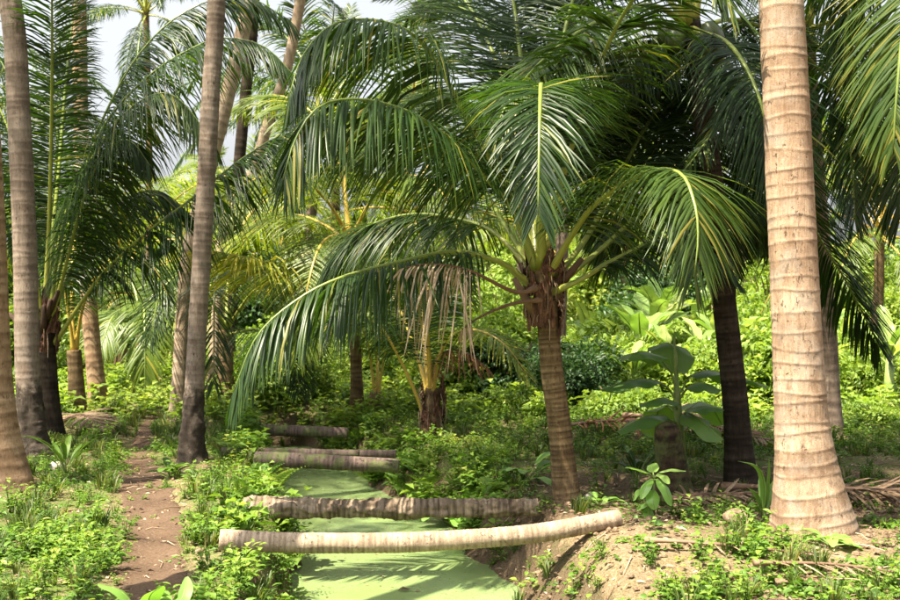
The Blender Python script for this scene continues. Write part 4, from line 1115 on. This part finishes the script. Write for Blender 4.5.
def spots(n, x0, x1, y0, y1, dens, seed):
    g = np.random.default_rng(seed)
    x = g.uniform(x0, x1, n); y = y0 + (y1 - y0) * g.random(n)
    keep = (g.random(n) < dens(x, y)) & (np.abs(x) < .47 * y + .6)
    return np.stack((x[keep], y[keep]), 1)
TR = [(-2.62, 10.85, .38), (-2.6, 10.5, .25), (-3.75, 8.85, .3), (2.44, 7.4, .42), (.96, 9.0, .2), (2.57, 9.7, .25), (1.87, 9.2, .24), (-3.87, 9.4, .38), (-4.44, 11.8, .25), (-2.66, 11.3, .25)]
def clear(x, y):
    d = np.ones_like(x)
    for a, b_, r in TR: d = d * (np.hypot(x - a, y - b_) > r)
    for x0, x1, y0, y1 in ((-1.62, -.7, 6.45, 7.12), (-1.6, -.9, 7.85, 8.5), (-2.0, -1.2, 10.4, 10.95), (.5, 1.15, 6.7, 7.25)):
        d = d * (1 - (x > x0) * (x < x1) * (y > y0) * (y < y1) * .96)
    dp = np.abs(x - pathx(y)) - np.interp(y, PATH_Y, PATH_W)
    return d * sstep(-.06, .10, dp + .30 * (fbm(x * 3, y * 3, 61, 3) - .5))
def canal(x, y):
    d = x - xcan(y); hw = hwid(y)
    inside = (d > -hw + .05) & (d < hw - .02) & (y < 16)
    return np.where(inside, 0.0, 1.0)
def left(x, y): return (x < xcan(y)) * clear(x, y) * canal(x, y)
def right(x, y):
    r = (x >= xcan(y)) * clear(x, y) * canal(x, y)
    patch = sstep(.42, .62, fbm(x * 1.6, y * 1.6, 71, 3))
    front = np.where((y < 7.9), .08 + .62 * patch, 1.0)
    shade = np.where((y >= 7.9) & (y < 11.6) & (x > .6), .06 + .34 * patch, 1.0)
    bank = np.where((x - xcan(y) < 1.25) & (y > 7.2) & (y < 9.2), .35, 1.0)
    return r * front * shade * bank

H = [proto_herb(1, 6, .26, .095, .6, leaves, .32), proto_herb(2, 6, .24, .08, .5, leaves, .5), proto_herb(3, 5, .28, .11, .6, leaves, .28)]
H2 = [proto_herb(4, 5, .16, .06, .7, leaves, .35), proto_herb(5, 6, .13, .045, .7, leaves, .5), proto_herb(6, 5, .17, .07, .7, leaves, .28)]
HB = [proto_herb(s, 5, .38, .16, .7) for s in (7, 8)]
CR = [proto_creeper(s, 46, .17, .045) for s in (11, 12, 13)]
GR = [proto_grass(s, 26, .17) for s in (21, 22, 23)]
FN = [proto_fern(s, 7, .32) for s in (31, 32)]
NH = [proto_herb(41, 5, .17, .07, .7, fine_leaves, .5), proto_herb(42, 7, .15, .05, .8, fine_leaves, .38), proto_herb(43, 5, .22, .10, .7, fine_leaves, .30), proto_herb(44, 6, .24, .085, .6, fine_leaves, .26), proto_herb(45, 8, .10, .04, .9, fine_leaves, .45)]
NC = [proto_creeper(s, 30, .17, .055, fine_leaves) for s in (51, 52, 53)]
nearw = lambda x, y: sstep(8.2, 7.0, y)
scatter('ground_cover', 'large-leaved weeds in the sun beside the near path', 'weeds', 'herb', NH, spots(1500, -4.5, 0, 4.6, 8.2, lambda x, y: left(x, y) * nearw(x, y) * (.25 + .6 * sstep(.35, .6, fbm(x * 1.3, y * 1.3, 151, 3))), 521), .4, 1.0, 621)
scatter('ground_cover', 'round-leaved creepers over the bare soil of the front mound', 'creeper', 'herb', NC + NH[:1], spots(1500, .2, 4.5, 4.8, 8.2, lambda x, y: right(x, y) * nearw(x, y) * .9, 522), .5, 1.05, 622)
scatter('ground_cover', 'tiny seedlings sprouting on the trodden path', 'seedlings', 'herb', [proto_herb(61, 2, .07, .04, .8)], spots(900, -6, -1, 5, 17, lambda x, y: (np.abs(x - pathx(y)) < .45) * sstep(.45, .65, fbm(x * 2.2, y * 2.2, 131, 3)) * .8, 523), .5, 1.3, 623)
scatter('ground_cover', 'low leafy weeds covering the path side of the canal', 'weeds', 'herb', H2 + H[:1], spots(5200, -7.5, 0, 5.0, 15, lambda x, y: left(x, y) * np.where(y < 7.2, .2, .5) * (.25 + .75 * sstep(.35, .6, fbm(x * .9, y * .9, 141, 3))), 501), .35, .85, 601)
scatter('ground_cover', 'small round creeper leaves carpeting the path side of the canal', 'creeper', 'herb', CR, spots(3000, -7, 0, 5.0, 13, lambda x, y: left(x, y) * np.where(y < 7.2, .35, .8) * (.2 + .8 * sstep(.62, .4, fbm(x * .9, y * .9, 141, 3))), 502), .55, 1.1, 602)
scatter('ground_cover', 'tall leafy weeds in patches along the path', 'weeds', 'herb', H, spots(1700, -7, 0, 5.2, 17, lambda x, y: left(x, y) * sstep(.45, .6, fbm(x * 1.1, y * 1.1, 81, 3)) * .5, 503), .45, .95, 603)
scatter('ground_cover', 'small weeds dotting the soil of the right bank', 'weeds', 'herb', H2 + CR, spots(5200, -.6, 8, 5.0, 12.5, lambda x, y: right(x, y) * .5, 504), .5, 1.05, 604)
scatter('ground_cover', 'thick green weeds on the right bank beyond the low palm', 'weeds', 'herb', [proto_herb(s, 4, .22, .085, .6) for s in (74, 75, 76)] + H2[:1], spots(4600, -2, 12, 9.2, 19, lambda x, y: right(x, y) * np.where((x < .9) | (y > 11.6), .8, .25), 505), .55, 1.1, 605)
scatter('ground_cover', 'ferns and bank plants hanging over the canal edges', 'ferns', 'herb', FN + HB, spots(2600, -3.2, 1.2, 5.2, 16, lambda x, y: clear(x, y) * canal(x, y) * np.exp(-((np.abs(x - xcan(y)) - hwid(y) - .22) / .22) ** 2) * np.where(x > xcan(y), np.where(y < 9.2, .10, .8), .40), 506), .6, 1.1, 606, .3)
scatter('grass', 'thin grass tufts scattered between the weeds', 'grass', 'grass', GR, spots(9500, -8, 9, 4.8, 19, lambda x, y: (left(x, y) * 1.2 + right(x, y) * .8) * (.2 + .6 * sstep(.4, .6, fbm(x * 1.2 + 9, y * 1.2, 161, 3))), 507), .5, 1.2, 607)
HF = [proto_herb(s, 3, .24, .12, .6) for s in (71, 72, 73)]
scatter('ground_cover', 'distant low undergrowth covering the plantation floor', 'undergrowth', 'shrub', HF, spots(5200, -15, 15, 15, 32, lambda x, y: clear(x, y) * canal(x, y) * .8, 508), 1.0, 2.0, 608)

# clods and crumbs of soil
g = np.random.default_rng(19)
n = 2600
cx = np.concatenate((g.uniform(.1, 4.2, n), g.uniform(-4, -1, 700))); cy = np.concatenate((g.uniform(4.9, 10, n), g.uniform(5, 11, 700)))
cr = .006 + .022 * g.random(len(cx)) ** 3
ok = (cx - xcan(cy) > .5) | (np.abs(cx - pathx(cy)) < .3)
cx, cy, cr = cx[ok], cy[ok], cr[ok]
cz = ground_h(cx, cy)
oct_ = np.array([(1, 0, 0), (0, 1, 0), (-1, 0, 0), (0, -1, 0), (0, 0, .8), (0, 0, -.8), (.62, .62, .4), (-.62, .62, .4), (-.62, -.62, .4), (.62, -.62, .4)], float)
ofc = np.array([(4, 6, 7), (4, 7, 8), (4, 8, 9), (4, 9, 6), (0, 1, 6), (1, 2, 7), (2, 3, 8), (3, 0, 9), (6, 1, 7), (7, 2, 8), (8, 3, 9), (9, 0, 6)])
V = oct_[None] * cr[:, None, None] * (1 + g.normal(0, .22, (len(cx), 10, 3))) + np.stack((cx, cy, cz + cr * .3), -1)[:, None]
Fq = (ofc[None] + (np.arange(len(cx)) * 10)[:, None, None]).reshape(-1, 3)
tag(obj('soil_clods', mesh('soil_clods', V.reshape(-1, 3), Fq, {'dry': np.ones(len(cx) * 10), 'green': np.zeros(len(cx) * 10)}, False, M['soil'])), 'crumbs and clods of earth on the bare soil', 'soil', None, 'stuff')

# dry leaf litter and twigs
g = np.random.default_rng(9)
acc = Acc()
n = 11000
lx = g.uniform(-6, 5, n); ly = g.uniform(5, 15, n)
ok = (np.abs(lx) < .47 * ly + .4) & (canal(lx, ly) > 0) & ((g.random(n) < np.where(lx > xcan(ly), .9, .45)))
lx, ly = lx[ok], ly[ok]
lz = ground_h(lx, ly) + .012
az = g.uniform(0, 6.28, len(lx))
leaves(np.stack((lx, ly, lz), 1), np.stack((np.cos(az), np.sin(az), g.uniform(-.1, .25, len(lx))), 1), np.tile((0, 0, 1.), (len(lx), 1)) + g.normal(0, .3, (len(lx), 3)), g.uniform(.025, .085, len(lx)), g.uniform(.008, .03, len(lx)), acc, g.random(len(lx)))
for k in range(420):
    x, y = g.uniform(.2, 4.5), g.uniform(5.2, 11)
    if k % 3 == 0: x, y = g.uniform(-4, -1), g.uniform(5.5, 12)
    if canal(np.array(x), np.array(y)) == 0: continue
    a = g.uniform(0, 6.28); l = g.uniform(.06, .32)
    q0 = np.array((x, y)); q1 = q0 + l * np.array((math.cos(a), math.sin(a)))
    z0, z1 = float(ground_h(*q0)) + .012, float(ground_h(*q1)) + .018
    V, q, t = tube(np.array([(q0[0], q0[1], z0), ((q0[0] + q1[0]) / 2 + g.normal(0, .01), (q0[1] + q1[1]) / 2, (z0 + z1) / 2 + .012), (q1[0], q1[1], z1)]), np.array((.004, .0035, .002)), 4)
    acc.add(V, q, g.random())
tag(obj('leaf_litter', acc.mesh('leaf_litter', M['litter'], False)), 'dry brown leaves and twigs strewn over the soil', 'leaf litter', None, 'stuff')

# ------------------------------------------------------------------ single plants in the foreground
def broad_plant(label, base, leaves_, mat, w, name='plant', stem=None, cat='plant', tint=.6, seed=0, fold=.25, prof=None):
    base = np.array((base[0], base[1], float(ground_h(base[0], base[1]))))
    e = empty(name, tuple(base), label, cat)
    if stem is not None:
        V, q, t = tube(np.asarray(stem) - base, np.linspace(.011, .006, len(stem)), 7)
        obj('stem', mesh('stem', V, [q, t], None, True, M['gstem']), e)
    for i, pts in enumerate(leaves_):
        leaf_part(e, 'leaf', px(*pts[1:]), base, w * (1 + .12 * math.sin(i * 2.7)), mat, None, px(pts[0]), seed=seed + i, fold=fold, wave=.05, tint=tint + .25 * math.sin(i * 1.9), m=14, prof=prof, stalk_r=.006)
    return e
Ys = 7.55
def sl(*p): return [(x, y, Ys + dy) for x, y, dy in p]
sb = at(653, 521, Ys)
broad_plant('sapling with whorl of glossy pale green leaves before the stump', sb, [
    sl((654, 478, 0), (650, 474, -.02), (641, 470, -.06), (630, 467, -.10), (626, 468, -.12)), sl((654, 478, 0), (660, 472, -.03), (672, 469, -.06), (686, 471, -.09)),
    sl((654, 480, 0), (651, 479, -.06), (646, 486, -.13), (641, 499, -.16)), sl((654, 480, 0), (658, 479, -.08), (666, 490, -.16), (672, 506, -.18)),
    sl((655, 478, 0), (658, 474, -.02), (664, 476, -.10), (669, 484, -.14)), sl((654, 484, 0), (653, 490, -.08), (653, 500, -.15), (655, 510, -.16)),
    sl((652, 492, 0), (646, 488, .05), (638, 490, .05), (633, 501, .03)), sl((654, 477, 0), (653, 472, .05), (653, 466, .10), (656, 463, .13)),
    sl((654, 505, 0), (650, 504, -.05), (643, 504, -.08), (638, 509, -.09)), sl((654, 508, 0), (659, 508, -.05), (667, 509, -.08), (672, 508, -.09)), sl((653, 510, 0), (650, 508, -.05), (650, 516, -.09), (656, 522, -.1)),
], 'sapling', .085, 'sapling', [sb, at(654, 500, Ys), at(654, 476, Ys)], 'sapling', .6, 11)
vp = at(764, 520, 7.75)
strap = np.interp(np.linspace(0, 1, 14), [0, .3, .7, 1], [.55, .9, .8, .05])
def sv(*p): return [(x, y, 7.75 + dy) for x, y, dy in p]
broad_plant('strap-leaved plant with yellow-edged blades beside the stout pale trunk', vp, [
    sv((763, 520, 0), (763, 510, 0), (764, 485, -.05), (757, 466, -.12), (738, 461, -.2)), sv((764, 520, 0), (765, 510, 0), (767, 480, 0), (769, 458, -.02)),
    sv((762, 520, 0), (762, 508, -.05), (757, 494, -.1), (747, 487, -.15)), sv((762, 520, 0), (761, 512, -.06), (754, 502, -.1), (747, 507, -.15)), sv((764, 520, 0), (764, 508, 0), (761, 485, .05), (762, 470, .1)), sv((765, 520, 0), (766, 508, 0), (770, 490, .05), (775, 478, .1))],
    'sapling', .055, 'strap_plant', None, 'plant', .45, 31, .5, strap)
bp = at(150, 640, 5.1)
def sg(*p): return [(x, y, 5.35 + dy) for x, y, dy in p]
broad_plant('young plant with broad tongue-shaped leaves at the path edge', bp, [
    sg((150, 640, 0), (140, 615, .0), (122, 592, .0), (98, 584, .0)), sg((150, 640, 0), (146, 620, -.05), (150, 596, -.1), (162, 586, -.18)), sg((155, 640, 0), (165, 620, 0), (182, 598, 0), (186, 577, .1)),
    sg((155, 640, 0), (175, 618, 0), (200, 604, 0), (222, 600, 0)), sg((150, 640, 0), (135, 625, -.1), (110, 612, -.2), (90, 615, -.25)), sg((152, 640, 0), (156, 615, .1), (160, 600, .2), (165, 590, .3))], 'sapling', .105, 'broad_leaf_plant', None, 'plant', .35, 51)
# rosette plants on the right bank behind the mossy log, and smaller ones
def rosette(label, x, y, Y, n, L, w, seed, mat='sapling', tint=.3, group=None, e0=(30, 70)):
    b = at(x, y, Y); b[2] = float(ground_h(b[0], b[1]))
    g = np.random.default_rng(seed)
    e = empty('broad_leaf_plant', tuple(b), label, 'plant', group)
    for k in range(n):
        az = k * 2.4 + g.normal(0, .2); P = arch(L * g.uniform(.7, 1.1), g.uniform(*e0), g.uniform(50, 100), g.normal(0, 10), 9)
        c, s = math.cos(az), math.sin(az)
        P = P @ np.array(((c, s, 0), (-s, c, 0), (0, 0, 1)))
        leaf_part(e, 'leaf', P[3:], np.zeros(3), w * g.uniform(.8, 1.2), mat, np.array((-s, c, 0.)), P[:3], seed=seed * 9 + k, fold=.2, wave=.06, tint=tint + g.normal(0, .15), m=12, stalk_r=.006)
rosette('broad-leaved bank plant spreading over the canal behind the mossy log', 455, 470, 10.3, 13, .50, .13, 701, tint=.2)
rosette('leafy bank plant beside the smooth grey log end', 408, 456, 11.2, 11, .45, .12, 702, tint=.35)
rosette('broad-leaved weed on the right bank near the low palm trunk', 528, 470, 10.0, 11, .45, .11, 703, tint=.2)
rosette('leafy plant growing over the short far log', 333, 445, 13.0, 12, .5, .13, 704, tint=.5)
rosette('low leafy plant at the foot of the stout pale trunk', 830, 555, 6.9, 14, .22, .075, 705, tint=.45, e0=(20, 60))
rosette('leafy plant on the bare soil under the stump', 600, 500, 8.6, 8, .2, .06, 706, tint=.5)
rosette('grassy-leaved plant beside the whitish husk', 66, 470, 10.2, 11, .55, .045, 707, 'herb', .35, e0=(60, 85))
rosette('dark sword-leaved plant beside the stump', 637, 470, 9.6, 9, .5, .05, 708, 'darkbush', .4, e0=(60, 85))
rosette('leafy weed beside the slender blackened trunk', 170, 470, 10.3, 9, .3, .08, 709, 'herb', .4)

# ------------------------------------------------------------------ fallen fronds, husks, debris
def fallen(label, pts, seed, lm='leaflet_dry', rm='rachis_dry', **kw):
    P = []
    for x, y, h in pts:
        P.append((x, y, float(ground_h(x, y)) + h))
    P = np.array(P)
    b = P[0].copy()
    rm_, lm_ = frond_meshes('fallen_frond', P - b, M[lm], M[rm], **{**dict(droop=.35, lift=8, seed=seed, petiole=.15, leafL=.55, n=70, width=.03), **kw})
    o = obj('fallen_frond', rm_, None, tuple(b))
    tag(o, label, 'fallen frond')
    c = obj('leaflets', lm_, o); c['kind'] = 'stuff'
fallen('dry brown frond lying behind the stump in the clearing', [(1.2, 13.4, .12), (2.0, 13.2, .2), (2.8, 13.0, .16), (3.6, 13.0, .12)], 801, lm='leaflet_red')
fallen('second dry frond heaped on the brown frond', [(2.2, 13.9, .2), (2.8, 13.3, .25), (3.3, 12.7, .15), (3.6, 12.2, .1)], 802)
fallen('dark dry frond behind the stout pale trunk', [(2.3, 9.3, .06), (3.0, 8.9, .12), (3.7, 8.6, .12), (4.4, 8.5, .08)], 803, tintbase=.1)
fallen('bleached frond stalk lying on the bare soil of the mound', [(1.15, 6.5, .05), (1.5, 6.42, .05), (1.9, 6.4, .05), (2.3, 6.5, .05)], 804, n=16, leafL=.16, width=.015, r0=.014)
fallen('broken dry frond on the front mound near the log end', [(1.7, 6.15, .05), (2.2, 6.2, .06), (2.7, 6.05, .05)], 805, n=16, leafL=.2, width=.016, r0=.012)
fallen('grey dry frond on the shaded soil near the stump', [(1.6, 8.7, .05), (2.1, 8.85, .08), (2.6, 8.8, .08)], 806, n=30, leafL=.3)
fallen('old dry frond heaped beside the young dark palm', [(-5.1, 14.5, .1), (-4.7, 14.0, .25), (-4.3, 13.6, .15)], 807, n=36, leafL=.5)
fallen('pale dry frond tip hanging over the short far log', [(-2.45, 14.1, .3), (-2.0, 13.9, .33), (-1.4, 13.9, .3)], 808, 'leaflet_light', 'rachis_yellow', n=24, leafL=.3, tintbase=.95)

def lump(name, label, cat, p, r, mat, seed, sq=.8):
    g = np.random.default_rng(seed)
    u, v = np.meshgrid(np.linspace(0, np.pi, 14), np.arange(20) / 20 * 2 * np.pi, indexing='ij')
    rr = r * (1 + .35 * (fbm(np.cos(v) * np.sin(u) * 2 + 5, np.sin(v) * np.sin(u) * 2 + np.cos(u) * 3 + seed, seed, 3) - .5) + .05 * np.cos(3 * v))
    V = np.stack((rr * np.sin(u) * np.cos(v) * 1.15, rr * np.sin(u) * np.sin(v), rr * sq * np.cos(u)), -1).reshape(-1, 3)
    o = obj(name, mesh(name, V, grid_faces(14, 20, True), None, True, M[mat]), None, (p[0], p[1], float(ground_h(p[0], p[1])) + r * sq * .8))
    o.rotation_euler = (0, 0, seed)
    tag(o, label, cat)
lump('coconut_husk', 'whitish weathered coconut husk beside the straight grey trunk', 'coconut husk', at(57, 470, 10.6), .065, 'husk', 3)
lump('coconut_husk', 'orange-brown coconut lying by the path end', 'coconut', at(97, 432, 14.0), .09, 'husk_o', 5)
lump('stone', 'pale knobbly root lump at the foot of the stout trunk', 'stone', at(738, 535, 7.3), .10, 'root', 8, .55)
lump('stone', 'grey stone lying on the soil near the mossy log', 'stone', at(590, 492, 9.0), .055, 'stone', 9, .7)
# floating dead leaf
acc = Acc()
leaves(np.array([at(397, 592, 8.0) * np.array((1, 1, 0)) + np.array((0, 0, WATER_Z + .008))]), np.array([(1., .2, .15)]), np.array([(0, 0, 1.)]), .11, .06, acc, .05)
tag(obj('floating_leaf', acc.mesh('floating_leaf', M['litter'], False)), 'dark dead leaf floating on the green water', 'leaf')

acc = Acc()
g = np.random.default_rng(88)
k = 90
dy = g.uniform(7.3, 13, k); dx = xcan(dy) + g.uniform(-.62, .55, k)
az = g.uniform(0, 6.28, k)
leaves(np.stack((dx, dy, np.full(k, WATER_Z + .004)), 1), np.stack((np.cos(az), np.sin(az), np.zeros(k)), 1), np.tile((0, 0, 1.), (k, 1)), g.uniform(.012, .05, k), g.uniform(.006, .02, k), acc, g.random(k) * .6)
tag(obj('floating_debris', acc.mesh('floating_debris', M['litter'], False)), 'small bits of dead leaf floating on the green water', 'debris', None, 'stuff')
